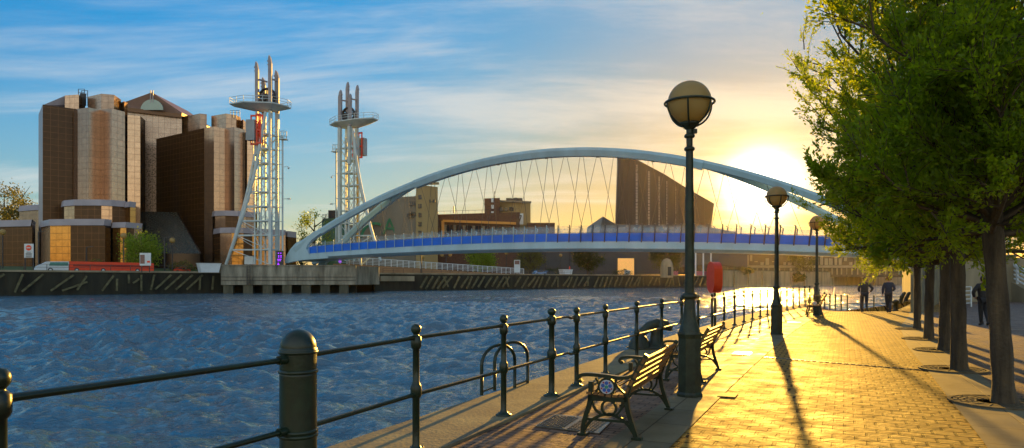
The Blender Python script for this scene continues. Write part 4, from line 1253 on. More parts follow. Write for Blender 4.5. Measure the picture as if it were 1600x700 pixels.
# second run: bollard to the doubled posts
e = empty('railing', 'two bar railing between the thick bollard and the pair of close set posts', 'railing', rail_pt(y1))
o0 = rail_pt(y1); proto = None
for Y in (y1, y2, y3):
    if proto is None: proto = post_mesh().build('post', M['iron'], e); o = proto
    else: o = proto.copy(); col.objects.link(o); o['label'] = 'iron post' if False else ''; del o['label']
    o.location = rail_pt(Y) - o0
    if Y == y3: o.scale = (1.2, 1.2, 1.02)
d_ = (rail_pt(y1) - pB).normalized()
for z in (1.055, .53):
    m = MB(); m.tube([pB + d_ * .13 - o0 + Vector((0, 0, z - .02))] + [rail_pt(Y) - o0 + Vector((0, 0, z)) for Y in (y1, y2, y3)], .021, 8); m.build('rail', M['iron'], e)
    # cranked joint to the next run
    m = MB(); a = rail_pt(y3) - o0 + Vector((0, 0, z)); b = rail_pt(y4) - o0 + Vector((0, 0, z)); L = b - a
    m.tube([a, a + L * .62, a + L * .74 + Vector((0, 0, -.028)), a + L * .93 + Vector((0, 0, -.03))], .019, 8); m.tube([a + L * .9 + Vector((0, 0, -.05)), a + L * .9 + Vector((0, 0, .0))], .026, 8)
    m.build('cranked_joint', M['iron'], e)
Ys = [y4, y5, y6]
Y = y6
while Y < 39.5:
    Y += 1.78; Ys.append(Y)
railing('long two bar railing curving away behind the benches to the corner of the quay', Ys)
# the landing rail beyond the crest: closer, slimmer posts
YY = [Ys[-1] + 1.6 + k * 1.35 for k in range(9)]
e = empty('railing', 'slim railing round the lower landing beyond the walking people', 'railing', rail_pt(YY[0])); o0 = rail_pt(YY[0])
P_ = [rail_pt(Y) for Y in YY]
last = P_[-1]
for k in range(1, 8):
    x = last.x + k * .95; P_.append(Vector((x, last.y - k * .12, last.z)))
proto = None
for p in P_:
    if proto is None:
        m = MB(); m.lathe([(.10, 0), (.05, .04), (.045, .07), (.045, 1.1), (.065, 1.13), (.05, 1.2), (.0001, 1.22)], n=8); proto = m.build('post', M['iron'], e); o = proto
    else: o = proto.copy(); col.objects.link(o)
    o.location = p - o0
for z in (1.06, .56):
    m = MB(); m.tube([rail_pt(Ys[-1]) - o0 + Vector((0, 0, z))] + [p - o0 + Vector((0, 0, z)) for p in P_], .02, 6); m.build('rail', M['iron'], e)

# two leaning capstan posts at the end of the landing
def lean_post(px, label):
    Y = 52.0; x = (px - 800) / FPX * Y
    e = empty('mooring_post', label, 'mooring post', (x, Y, gz(x, Y)))
    m = MB(); m.tube([(0, 0, 0), (.02, 0, .5), (.12, 0, .95), (.32, 0, 1.35), (.42, 0, 1.42)], [.2, .17, .14, .13, .09], 8); m.build('shaft', M['iron'], e)
    m = MB(); m.lathe([(.3, 0), (.3, .08), (.2, .12)], n=10); m.build('foot', M['iron'], e)
lean_post(1406, 'leaning dark post on the landing just right of the railing end')
lean_post(1413.5, 'leaning dark post on the landing nearest the concrete pillar')

# ------------------------------------------------------------------ life-saving ladder hoops at the quay edge
def hoops():
    A1, A2, B1, B2 = Vector((-.42, 9.45, 0)), Vector((.04, 10.05, 0)), Vector((-.25, 9.85, 0)), Vector((.24, 10.5, 0))
    e = empty('ladder_hoops', 'pair of dark green hooped ladder handrails at the water edge', 'handrail', A1 + Vector((0, 0, .03))); o0 = e.location.copy()
    # the pairs follow the edge of the quay
    for a, b in ((A1, A2), (B1, B2)):
        m = MB(); pts = [a, a + Vector((0, 0, .42))]
        c = (a + b) / 2; h = (b - a) / 2; r = h.length
        for t in np.linspace(0, math.pi, 13): pts.append(c - h * math.cos(t) + Vector((0, 0, .42 + .25 * math.sin(t))))
        pts += [b + Vector((0, 0, .42)), b]
        m.tube([p - o0 + Vector((0, 0, .02)) for p in pts], .024, 8); m.build('hoop', M['iron'], e)
    m = MB(); m.tube([A1 - o0 + Vector((0, 0, .07)), B1 - o0 + Vector((0, 0, .07))], .015, 6); m.tube([A2 - o0 + Vector((0, 0, .07)), B2 - o0 + Vector((0, 0, .07))], .015, 6); m.build('cross_bar', M['iron'], e)
hoops()

# ------------------------------------------------------------------ mooring bollard
def mooring():
    bx, by = off(16.0, .42); e = empty('mooring_bollard', 'squat hooked iron mooring bollard on the quay edge behind the railing', 'mooring bollard', (bx, by, .03), R(10))
    k = mat('worn_cast_iron', (.035, .05, .035), .5, .2, .5, 4, .4, 20, c2=(.02, .022, .018))
    m = MB(); m.lathe([(.36, 0), (.36, .04), (.30, .07), (.22, .10), (.15, .2), (.13, .34), (.15, .45)], (.12, 0, 0), 18, sc=(.9, .9)); m.build('stem', k, e)
    m = MB(); m.tube([(-.36, 0, .06), (-.33, 0, .2), (-.24, 0, .36), (-.05, 0, .5), (.15, 0, .555), (.36, 0, .53), (.46, 0, .46), (.45, 0, .40)], [.09, .10, .105, .12, .14, .12, .09, .06], 12); m.build('hook_arm', k, e)
    m = MB(); m.lathe([(.26, 0), (.24, .12), (.17, .26), (.08, .34), (.0001, .36)], (-.28, 0, 0), 16); m.build('rear_lobe', k, e)
    m = MB(); m.box((-.02, 0, .015), (.95, .62, .03)); m.build('base_plate', k, e)
mooring()

# ------------------------------------------------------------------ benches
def flatbar(m, pts, w, t, n=None):
    """a cast bar of rectangular section following pts that lie in the plane x=const"""
    vs_ = []; P_ = [Vector(p) for p in pts]
    for i, p in enumerate(P_):
        d = (P_[min(i + 1, len(P_) - 1)] - P_[max(i - 1, 0)]).normalized()
        nrm_ = Vector((0, -d.z, d.y))
        for a, b in ((-1, -1), (1, -1), (1, 1), (-1, 1)): vs_.append(p + Vector((a * w / 2, 0, 0)) + nrm_ * (b * t / 2))
    k = len(P_)
    m.add(vs_, [(i * 4 + j, i * 4 + (j + 1) % 4, (i + 1) * 4 + (j + 1) % 4, (i + 1) * 4 + j) for i in range(k - 1) for j in range(4)] + [(0, 1, 2, 3), (4 * k - 1, 4 * k - 2, 4 * k - 3, 4 * k - 4)])
def crv(P_, k=6):
    P_ = [Vector(p) for p in P_]; o_ = []
    for i in range(len(P_) - 1):
        p0 = P_[max(i - 1, 0)]; p1 = P_[i]; p2 = P_[i + 1]; p3 = P_[min(i + 2, len(P_) - 1)]
        for j in range(k):
            t = j / k; o_.append(.5 * ((2 * p1) + (p2 - p0) * t + (2 * p0 - 5 * p1 + 4 * p2 - p3) * t * t + (3 * p1 - p0 - 3 * p2 + p3) * t ** 3))
    o_.append(P_[-1]); return o_
M['medal_white'] = mat('enamel_white', (.55, .58, .62), .3)
M['medal_blue'] = mat('enamel_blue', (.04, .12, .45), .3)
M['medal_red'] = mat('enamel_red', (.40, .04, .08), .3)
M['medal_green'] = mat('enamel_green', (.05, .30, .22), .3)
def make_bench(label, p, ang, sc=1.0):
    """origin at the near back foot; local +x runs along the bench, +y towards the front (the water)"""
    e = empty('park_bench', label, 'bench', p, ang, 'park benches along the quay', sc)
    L = 1.80; I = M['iron']
    for k, x in enumerate((.03, L - .03)):
        f = MB()
        V = lambda y, z: (x, y, z)
        flatbar(f, crv([V(-.02, 0), V(.02, .12), V(.07, .28), V(.09, .42)]), .05, .045)                # back leg
        flatbar(f, crv([V(.09, .42), V(.04, .56), V(-.04, .72), V(-.12, .86)]), .05, .045)               # back upright
        flatbar(f, crv([V(.55, 0), V(.53, .15), V(.47, .36), V(.46, .56)]), .05, .045)                 # front leg
        flatbar(f, [V(.08, .40), V(.49, .39)], .05, .055)                                              # seat bearer
        flatbar(f, crv([V(-.10, .80), V(.0, .66), (x, .12, .615), V(.30, .625), V(.46, .632), V(.56, .62), V(.60, .585), V(.58, .555), V(.555, .57)]), .07, .035)  # arm with scroll
        # arch brace between the feet
        flatbar(f, crv([V(.0, .04), V(.10, .17), V(.27, .235), V(.44, .17), V(.54, .04)]), .035, .03)
        flatbar(f, [V(.03, .17), V(.52, .17)], .03, .025)
        cr = [V(.27 + .075 * math.cos(t), .30 + .075 * math.sin(t)) for t in np.linspace(0, 2 * math.pi, 21)]
        flatbar(f, cr, .035, .022)
        flatbar(f, crv([V(.13, .39), V(.14, .30), V(.20, .22)]), .03, .022); flatbar(f, crv([V(.45, .39), V(.42, .28), V(.34, .22)]), .03, .022)
        cr = [V(.29 + .083 * math.cos(t), .515 + .083 * math.sin(t)) for t in np.linspace(0, 2 * math.pi, 21)]
        flatbar(f, cr, .035, .022)
        flatbar(f, crv([V(.46, .42), V(.40, .46), V(.375, .53), V(.41, .60)]), .03, .022); flatbar(f, crv([V(.10, .45), V(.15, .49), V(.20, .55), V(.19, .60)]), .03, .022)
        for y in (-.02, .55): f.box((x, y, .012), (.09, .10, .024)); f.lathe([(.014, .02), (.014, .045), (.0001, .05)], (x, y, 0), 6)
        fr = f.build('end_frame', I, e)
        if k == 0:
            md = MB(); md.tube([(x - .022, .29, .515), (x - .012, .29, .515)], .072, 20, smooth=False); mo = md.build('medallion', M['medal_white'], fr)
            md = MB()
            for q in range(5):
                t = q * 2 * math.pi / 5 + math.pi / 2
                c = Vector((x - .026, .29 + .040 * math.cos(t), .515 + .040 * math.sin(t)))
                md.tube([c, c + Vector((.004, 0, 0))], .020, 8, smooth=False)
            md.build('petals', M['medal_blue'], fr)
            md = MB()
            for q in range(5):
                t = q * 2 * math.pi / 5 - math.pi / 2
                c = Vector((x - .027, .29 + .055 * math.cos(t), .515 + .055 * math.sin(t)))
                md.tube([c, c + Vector((.004, 0, 0))], .010, 6, smooth=False)
            md.build('dots', M['medal_red'], fr)
            md = MB(); md.tube([(x - .032, .29, .515), (x - .022, .29, .515)], .018, 10, smooth=False); md.build('boss', M['medal_green'], fr)
    for i in range(5):
        t = (i + .35) / 4.9; y = .075 - .20 * t; z = .47 + .37 * t
        m = MB(); m.bar((-.01, y + .012, z), (L + .01, y + .012, z), .028, .058, up=(0, -.42, .9)); m.build('back_slat', M['wood'], e)
    for i in range(6):
        y = .13 + i * .069
        m = MB(); m.bar((-.01, y, .435 - .008 * math.sin(i)), (L + .01, y, .435 - .008 * math.sin(i)), .052, .026); m.build('seat_slat', M['wood'], e)
    return e
def bench_ang(a, b): return math.atan2(b[1] - a[1], b[0] - a[0])
a = bench_ang((1.24, 6.86), (1.97, 8.55))
make_bench('nearest park bench, with a round enamel emblem, beside the lamp post base', (1.23, 6.86, .008), a)
a2 = bench_ang((2.95, 10.67), (3.66, 12.2))
make_bench('second park bench, half hidden behind the nearest lamp post', (2.96, 10.7, .008), a2)
make_bench('small far park bench by the quay corner between the second and third lamp posts', (13.4, 29.4, .008), a2 + R(3), 1.15)

# ------------------------------------------------------------------ globe lamps
globe_m = mat('cream_lamp_globe', (.60, .47, .20), .25, 0, .08, 2, trans=0)
_t = globe_m.node_tree; _o = _t.nodes['Material Output']; _ms = N(_t, 'ShaderNodeMixShader'); _tl = N(_t, 'ShaderNodeBsdfTranslucent'); _tl.inputs[0].default_value = (.65, .43, .12, 1); _ms.inputs[0].default_value = .55
_t.links.new(_t.nodes['Principled BSDF'].outputs[0], _ms.inputs[1]); _t.links.new(_tl.outputs[0], _ms.inputs[2]); _t.links.new(_ms.outputs[0], _o.inputs['Surface'])
# _b = _t.nodes['Principled BSDF']; _b.inputs['Subsurface Weight'].default_value = .6; _b.inputs['Subsurface Radius'].default_value = (.3, .25, .15); _b.inputs['Subsurface Scale'].default_value = .6
def make_lamp(label, p, rz=0, sc=1.0):
    e = empty('street_lamp', label, 'street lamp', p, rz, 'globe lamp posts along the promenade', sc)
    I = M['lamp_iron']
    m = MB(); m.lathe([(.185, 0), (.185, .03), (.165, .06), (.160, .80), (.168, .83), (.175, .86), (.168, .89)], n=8, smooth=False); m.build('base', I, e)
    m = MB(); m.lathe([(.150, .89), (.125, .96), (.098, 1.06), (.080, 1.18), (.073, 1.34)], n=24)
    m.lathe([(.080, 1.34), (.105, 1.355), (.115, 1.38), (.105, 1.41), (.080, 1.43)], n=24); m.build('collar', I, e)
    m = MB(); m.lathe([(.066, 1.43), (.060, 2.4), (.050, 3.40)], n=20)
    for z in (3.40, 3.58): m.lathe([(.05, z), (.070, z + .012), (.074, z + .03), (.068, z + .05), (.048, z + .065)], n=20)
    m.lathe([(.044, 3.45), (.044, 3.72)], n=16); m.build('shaft', I, e)
    m = MB(); m.lathe([(.048, 3.70), (.085, 3.725), (.09, 3.75), (.13, 3.765), (.13, 3.80), (.05, 3.81)], n=20)
    m.box((.075, 0, 3.68), (.06, .05, .06)); m.build('neck', I, e)
    c = Vector((0, 0, 4.075)); r = .30
    m = MB(); m.sphere(c, r, 32, 20); m.build('globe', globe_m, e)
    m = MB()
    for a in (0, math.pi / 3, 2 * math.pi / 3):
        m.tube([c + Vector((.335 * math.cos(t) * math.cos(a), .335 * math.cos(t) * math.sin(a), .335 * math.sin(t))) for t in np.linspace(-math.pi, 0, 22)], .014, 6)
    m.tube([c + Vector((.337 * math.cos(t), .337 * math.sin(t), 0)) for t in np.linspace(0, 2 * math.pi, 33)], .017, 6, cap=False)
    m.build('cradle', I, e)
    return e
make_lamp('nearest and tallest globe lamp post, beside the first bench', (2.47, 9.5, .008), R(12))
make_lamp('middle globe lamp post, its globe in front of the sun glare', (7.83, 20.2, .008), R(30))
make_lamp('farthest globe lamp post on the promenade, near the quay corner', (13.8, 30.9, .008), R(50), 1.03)

# ------------------------------------------------------------------ lifebuoy housing
e = empty('lifebuoy_station', 'red lifebuoy cabinet on a dark pole at the railing', 'lifebuoy cabinet', (6.72, 22.6, .03), R(0))
m = MB(); m.tube([(0, 0, 0), (0, 0, 1.25)], .045, 10); m.lathe([(.1, 0), (.1, .02), (.05, .04)], n=10); m.build('pole', M['iron'], e)
m = MB()
poly = []
for t in np.linspace(0, math.pi, 11): poly.append((.34 * math.cos(t), 1.84 + .34 * math.sin(t)))
for t in np.linspace(math.pi, 2 * math.pi, 11): poly.append((.34 * math.cos(t), 1.50 + .34 * math.sin(t)))
ang = R(-86)
ux = Vector((math.cos(ang), math.sin(ang), 0)); un = Vector((-ux.y, ux.x, 0))
pp = [ux * a + Vector((0, 0, b)) + un * -.13 for a, b in poly]
m.slab(pp, un * .26); cab = m.build('cabinet', M['red'], e)
m = MB(); m.slab([ux * a * 1.04 + Vector((0, 0, (b - 1.64) * 1.02 + 1.64)) + un * -.155 for a, b in poly], un * .024); m.build('door_rim', M['darkred'] if 'darkred' in M else M['red'], cab)

# ------------------------------------------------------------------ ground covers and plates
def quad_plate(label, cat, pts, z, mt, name='inspection_cover', studs=False):
    c = sum((Vector((*p, 0)) for p in pts), Vector()) / 4
    e = empty(name, label, cat, (c.x, c.y, z))
    P_ = [Vector((*p, 0)) - c for p in pts]
    m = MB(); m.slab([p + Vector((0, 0, 0)) for p in P_], (0, 0, .012)); m.build('frame', mt, e)
    if studs:
        u = (P_[1] - P_[0]); v = (P_[3] - P_[0])
        for half in (0, 1):
            m = MB()
            for i in range(13):
                for j in range(8):
                    q = P_[0] + u * ((i + .9) / 14.5) + v * ((j + .9 + half * 9.2) / 19.2)
                    ang_ = math.atan2(u.y, u.x) + (R(45) if (i + j) % 2 else R(-45))
                    m.box(q + Vector((0, 0, .017)), (.036, .014, .008), rot=ang_)
            m.build('lid', mt, e)
    return e
M['grate'] = mat('brown_cast_grate', (.13, .10, .06), .7, .0, .4, 8, spec=.15)
M['steel_plate'] = mat('worn_steel_plate', (.22, .20, .17), .32, .8, .35, 9, .3, 50)
quad_plate('double iron drain cover with a studded tread beside the nearest bench', 'drain cover', [(.25, 7.5), (.51, 8.13), (1.17, 7.86), (.91, 7.13)], .006, M['steel_plate'], 'drain_cover', True)
quad_plate('small iron cover in the brick paving right of the nearest lamp base', 'drain cover', [(2.84, 9.45), (2.98, 9.75), (3.2, 9.66), (3.06, 9.36)], .0, M['grate'], 'drain_cover')
quad_plate('bright polished metal plate on the flagstones before the middle lamp post', 'metal plate', [(4.72, 14.7), (4.95, 15.2), (5.3, 15.05), (5.07, 14.55)], .008, mat('polished_plate', (.75, .68, .55), .22, .9, .1, 8), 'metal_plate')
quad_plate('small metal plate on the flagstones between the middle and far lamp posts', 'metal plate', [(10.3, 25.6), (10.55, 26.1), (11.0, 25.9), (10.75, 25.4)], .008, mat('polished_plate_far', (.6, .55, .45), .3, .9, .1, 8), 'metal_plate')

# ------------------------------------------------------------------ concrete pillar and wall, steps, railings on the right
e = empty('end_wall', 'plain concrete wall end standing at the back of the path behind the walking people', 'wall', (19.85, 34.0, 0))
m = MB(); m.prism([(0, 0), (.56, -.02), (12.3, 17.0), (11.4, 17.0)], 0 - 1.5, 2.62); m.build('wall', M['wallc'] if 'wallc' in M else M['concrete'], e)
m = MB(); m.prism([(-.04, -.04), (.60, -.06), (12.34, 17.0), (11.36, 17.0)], 2.63, 2.72, bottom=True); m.build('coping', M['concrete'], e)
# retaining wall beneath the upper quay
m = MB(); m.box((33.4, 50.2, 1.5), (7.0, .5, 3.6)); m.box((33.4, 50.15, 3.38), (7.1, .7, .16))
for x in (31, 33.2, 35.4): m.box((x, 49.9, 1.5), (.3, .12, 3.4))
tag(m.build('retaining_wall', M['stone']), 'buff retaining wall seen between the trunks at the back of the plaza', 'wall')
e = empty('steps', 'wide flight of dark steps rising at the right edge of the photo', 'steps', (37.0, 48.5, 0))
m = MB()
for i in range(20):
    m.box((14, .19 + i * .38, .08 + i * .08 - .0), (28, .38, .16 + i * .16))
m.build('treads', mat('dark_step_stone', (.13, .10, .08), .7, 0, .3, 2), e)
m = MB(); m.slab([(-.45, -.1, 0), (-.45, 7.8, 0), (-.45, 7.8, 3.9), (-.45, 7.2, 3.9), (-.45, -.1, .8)], (.4, 0, 0)); m.build('stringer', M['stone'], e)
m = MB()
for i in range(8):
    y = .1 + i * 1.05; z = .8 + max(0, y) * .42; m.bar((-.25, y, z - .1), (-.25, y, z + 1.2), .12, .12)
for k in range(4): m.bar((-.25, 0, 1.1 + k * .3), (-.25, 7.7, 4.3 + k * .3), .09, .09)
m.bar((-.25, 0, 2.1), (-.25, 7.7, 5.35), .16, .16)
m.build('balustrade', M['white'], e)
def white_rail(label, a, b, z, h=1.2, n=5, bars=5, posts=None):
    a = Vector((*a, z)); b = Vector((*b, z)); e = empty('white_railing', label, 'railing', a)
    k = posts or max(2, int((b - a).length / 1.6))
    for i in range(k + 1):
        m = MB(); p = (b - a) * (i / k); m.bar(p, p + Vector((0, 0, h)), .07, .07); m.build('post', M['white'], e)
    for i in range(bars):
        m = MB(); q = Vector((0, 0, h * (i + 1) / bars)); m.bar(q, (b - a) + q, .05, .05); m.build('rail', M['white'], e)
white_rail('low white barred railing on the plaza behind the nearest trunks', (24.3, 38.2), (27.3, 40.6), .004)
white_rail('white barred railing along the top of the buff retaining wall', (30.3, 50.3), (36.6, 50.3), 3.46)
# white lattice frame of the bridge gear on the upper quay
e = empty('lattice_frame', 'white lattice steel frame on the upper quay seen between the trunks', 'steel frame', (37.0, 56.0, 3.25))
m = MB()
for x in (0, 2.2): 
    for y in (0, 2): m.bar((x, y, 0), (x, y, 6.5), .22, .22)
m.build('column', M['white'], e)
m = MB()
for z in (1.6, 3.2, 4.8, 6.4):
    m.bar((0, 0, z), (2.2, 0, z), .14, .14); m.bar((0, 2, z), (2.2, 2, z), .14, .14); m.bar((0, 0, z), (0, 2, z), .14, .14); m.bar((2.2, 0, z), (2.2, 2, z), .14, .14)
m.build('cross_bar', M['white'], e)
m = MB()
for z in (0, 1.6, 3.2, 4.8): m.bar((0, 0, z), (2.2, 0, z + 1.6), .1, .1); m.bar((2.2, 0, z), (0, 0, z + 1.6), .1, .1)
m.build('diagonal_brace', M['white'], e)

# ------------------------------------------------------------------ far bank: signs, lamps, vehicles, bins
def far_lamp(label, px, py_top, Y, zb=None, two=False, arm=False):
    x = (px - 800) * Y / FPX; z0 = fz((x, Y)); zt = EYE + (HOR - py_top) * Y / FPX
    e = empty('street_lamp', label, 'street lamp', (x, Y, z0), 0, 'globe lamps on the far bank')
    h = zt - z0
    m = MB(); m.tube([(0, 0, 0), (0, 0, h - .5)], .12, 6); m.build('pole', M['darkmetal'], e)
    if two:
        for sx in (-1.2, 1.2):
            m = MB(); m.sphere((sx, 0, h - .2), .55, 10, 8); m.build('globe', globe_m, e)
        m = MB(); m.bar((-1.2, 0, h - .7), (1.2, 0, h - .7), .15, .15); m.build('arm', M['darkmetal'], e)
    else:
        m = MB(); m.sphere((0, 0, h - .2), .6, 10, 8); m.build('globe', globe_m, e)
for lab, px, pt, Y, two in (('globe lamp at the left edge of the far bank', 4, 361, 138, 0), ('globe lamp standing in front of the yellow green tree', 193, 367, 140, 0), ('globe lamp left of the sloping glass hall foot', 269, 374, 144, 0), ('twin globe lamp under the bridge near the ramp', 697, 397, 200, 1), ('single lamp just right of the ramp top under the bridge', 661, 400, 205, 0), ('white topped globe lamp under the bridge beside the yellow green tree', 791, 394, 235, 0), ('globe lamp under the bridge behind the small white notice', 811, 396, 240, 0), ('globe lamp under the bridge between two dark trees', 876, 398, 250, 0)):
    far_lamp(lab, px, pt, Y, two=bool(two))
def far_pole(label, px, py_top, Y, w=.16):
    x = (px - 800) * Y / FPX; z0 = fz((x, Y)); h = EYE + (HOR - py_top) * Y / FPX - z0
    m = MB(); m.tube([(0, 0, 0), (0, 0, h)], w, 6); m.bar((0, 0, h), (1.4, 0, h + .15), .14, .14)
    o = m.build('lamp_column', M['white' if w > .25 else 'darkmetal']); o.location = (x, Y, z0); tag(o, label, 'pole')
for lab, px, pt, Y, w in (('thin dark column before the left glass podium', 60, 362, 141, .16), ('thin dark column before the stepped glass podium', 135, 386, 141, .14), ('dark column right of the yellow green tree', 257, 371, 143, .16), ('dark column above the ramp railing', 658, 396, 182, .16),
        ('pale mast under the bridge nearest the tall lamp post', 1087, 393, 236, .28), ('pale mast under the bridge, middle of three', 1099, 393, 240, .26), ('pale mast under the bridge by the red cabinet', 1111, 393, 244, .26)):
    far_pole(lab, px, pt, Y, w)
def text_mesh(name, body, size, mt, parent, loc, rot):
    cu = bpy.data.curves.new(name, 'FONT'); cu.body = body; cu.size = size; cu.extrude = .01; cu.align_x = 'CENTER'
    to = bpy.data.objects.new(name, cu); col.objects.link(to); bpy.context.view_layer.update()
    me = bpy.data.meshes.new_from_object(to.evaluated_get(bpy.context.evaluated_depsgraph_get())); bpy.data.objects.remove(to)
    me.materials.clear(); me.materials.append(mt); o = bpy.data.objects.new(name, me); col.objects.link(o); o.parent = parent; o.location = loc; o.rotation_euler = rot
def sign_board():
    Y = 127; x = (45 - 800) * Y / FPX; e = empty('road_sign', 'white board sign with a red no entry disc on the far left bank', 'sign', (x, Y, 3.0))
    m = MB()
    for dx in (-.75, .75): m.bar((dx, .1, 0), (dx, .1, 5.2), .14, .14)
    m.build('post', M['darkmetal'], e)
    m = MB(); m.box((0, 0, 4.0), (1.7, .12, 2.6)); m.build('board', M['white'], e)
    m = MB(); m.tube([(0, -.07, 4.55), (0, -.1, 4.55)], .52, 18, smooth=False); m.build('disc', M['red'], e)
    m = MB(); m.box((0, -.13, 4.55), (.72, .04, .17)); m.build('bar', M['white'], e)
    m = MB()
    for z in (3.75, 3.5, 3.3, 3.05, 2.85): m.box((0, -.075, z), (1.1 if z != 3.75 else .8, .03, .1))
    m.build('text_lines', M['darkmetal'], e)
sign_board()
def notice(label, px, py, w, h, Y, colors):
    p = A(px, py, Y); z0 = fz((p.x, p.y)); e = empty('notice_board', label, 'sign', (p.x, p.y, z0))
    m = MB()
    for dx in (-w * .35, w * .35): m.bar((dx, .1, 0), (dx, .1, p.z - z0), .12, .12)
    m.build('post', M['darkmetal'], e)
    m = MB(); m.box((0, 0, p.z - z0), (w, .12, h)); m.build('board', M['white'], e)
    for i, (dx, dz, a, b, mm) in enumerate(colors):
        m = MB(); m.box((dx * w, -.08, p.z - z0 + dz * h), (a * w, .04, b * h)); m.build('printed_panel', M[mm], e)
M['brown_print'] = mat('brown_print', (.25, .13, .10), .5)
M['blue_print'] = mat('blue_print', (.06, .2, .5), .5)
notice('white and brown notice board in front of the yellow green tree', 227, 405, 2.1, 2.4, 130, [(-.25, .0, .4, .7, 'brown_print'), (.3, -.2, .25, .15, 'red')])
notice('small white notice with a red top beside the ramp foot', 808, 416, 1.7, 3.6, 195, [(0, .3, .8, .3, 'brown_print')])
M['teal'] = mat('teal_glass', (.06, .25, .25), .2, .3)
def low_bus():
    # a long low red vehicle with a white nose, seen over the quay wall
    p0 = bp_(bt(60), 5.5); p1 = bp_(bt(250), 5.5); L = (p1 - p0).length; a = math.atan2(p1.y - p0.y, p1.x - p0.x)
    e = empty('red_vehicle', 'long low red road vehicle with a white and teal nose on the far bank', 'bus', (p0.x, p0.y, p0.z + .03), a)
    m = MB(); m.slab([(L * .27, -1.1, .35), (L, -1.1, .35), (L, -1.1, 1.9), (L * .98, -1.1, 2.0), (L * .27, -1.1, 2.1)], (0, 2.3, 0)); m.build('body', M['red'], e)
    m = MB(); m.slab([(0, -1.05, .35), (L * .268, -1.05, .35), (L * .268, -1.05, 2.08), (L * .10, -1.05, 2.0), (L * .02, -1.05, 1.1)], (0, 2.2, 0)); m.build('nose', M['white'], e)
    m = MB(); m.slab([(L * .11, -1.12, 1.25), (L * .26, -1.12, 1.25), (L * .26, -1.12, 1.9), (L * .12, -1.12, 1.85)], (0, .05, 0)); m.build('side_window', M['teal'], e)
    m = MB(); m.slab([(L * .3, -1.13, 1.15), (L * .96, -1.13, 1.1), (L * .96, -1.13, 1.5), (L * .3, -1.13, 1.55)], (0, .02, 0)); m.build('side_stripe', mat('dark_red_band', (.30, .02, .015), .25), e)
    for i, f in enumerate((.12, .33, .55, .85)):
        w = MB(); w.tube([(L * f, -1.14, .42), (L * f, -.8, .42)], .42, 14, smooth=False); wo = w.build('wheel', M['darkmetal'], e)
        w = MB(); w.tube([(L * f, -1.17, .42), (L * f, -1.13, .42)], .22, 10, smooth=False); w.build('rim', M['white'], wo)
low_bus()
def car(label, px, py, Y, mt, rz=0, s=1.0):
    p = A(px, py, Y); e = empty('parked_car', label, 'car', (p.x, p.y, fz((p.x, p.y))), rz, scale=s)
    prof = [(-2.1, .35), (2.1, .35), (2.15, .7), (1.9, .92), (1.0, 1.0), (.55, 1.42), (-1.1, 1.45), (-1.75, 1.0), (-2.1, .92)]
    m = MB(); m.slab([(x, -.85, z) for x, z in prof], (0, 1.7, 0)); b = m.build('body', mt, e)
    m = MB(); m.slab([(x, -.87, z) for x, z in ((.85, 1.02), (.48, 1.36), (-1.05, 1.38), (-1.55, 1.02))], (0, 1.74, 0)); m.build('window', M['win'], e)
    for x in (-1.35, 1.35):
        w = MB(); w.tube([(x, -.88, .33), (x, -.66, .33)], .33, 12, smooth=False); w.build('wheel', M['darkmetal'], e)
M['carblue'] = mat('blue_car_paint', (.10, .22, .45), .25, .3, coat=.5)
M['carwhite'] = mat('white_car_paint', (.6, .62, .65), .25, .1, coat=.5)
M['cardark'] = mat('dark_car_paint', (.04, .05, .07), .25, .3, coat=.5)
car('pale blue car parked at the foot of the ramp', 843, 427, 210, M['carblue'], R(30))
car('dark car parked right of the pale blue car', 858, 427, 214, M['cardark'], R(40))
car('small red car on the far bank left of the white skip', 284, 417, 150, M['red'], R(40), .8)
def skip(label, px, Y, w):
    x = (px - 800) * Y / FPX; e = empty('skip', label, 'container', (x, Y, fz((x, Y))), R(42))
    m = MB(); m.slab([(-w, -.9, .1), (w, -.9, .1), (w * 1.25, -.9, 1.9), (-w * 1.25, -.9, 1.9)], (0, 1.8, 0)); m.build('tub', M['white'], e)
    m = MB(); m.box((0, 0, 1.93), (w * 2.6, 1.95, .1)); m.build('rim', M['white'], e)
skip('white skip on the far bank just left of the concrete pier', 326, 139, 1.7)
skip('small white container on the far bank right of the ramp', 884, 222, 1.9)
e = empty('traffic_cone', 'red cone standing beside the small white container', 'cone', (lambda p: (p.x, p.y, fz(p)))(A(890, 425, 223)))
m = MB(); m.lathe([(.5, 0), (.45, .1), (.12, 3.0), (.0001, 3.05)], n=10); m.build('body', M['red'], e)
m = MB(); m.box((0, 0, .05), (1.3, 1.3, .1)); m.build('foot', M['darkmetal'], e)
# pink hoarding strips beyond the quay wall
M['pink'] = mat('pink_hoarding', (.62, .16, .20), .5, 0, .2, .4)
for lab, a_, b_ in (('pink hoarding strip left of the nearest lamp post on the far bank', 1050, 1070), ('pink hoarding strip right of the nearest lamp post on the far bank', 1098, 1135)):
    e = empty('hoarding', lab, 'hoarding', bp_(bt(a_), 3)); o0 = e.location.copy()
    m = MB(); m.slab([bp_(bt(a_), 3) - o0, bp_(bt(b_), 3) - o0, bp_(bt(b_), 3) - o0 + Vector((0, 0, 2.0)), bp_(bt(a_), 3) - o0 + Vector((0, 0, 2.0))], BN * .15); m.build('panel', M['pink'], e)
e = empty('stone_kiosk', 'small pale kiosk on the far bank left of the nearest lamp post', 'kiosk', A(1042, 431, 236))
m = MB(); m.lathe([(2.2, -.6), (2.3, 2.5), (1.9, 4.6), (1.3, 5.6), (.0001, 6.2)], n=10); m.build('shell', M['stone'], e)
m = MB(); m.box((.4, -2.25, 1.6), (1.2, .3, 3)); m.build('opening', M['win'], e)
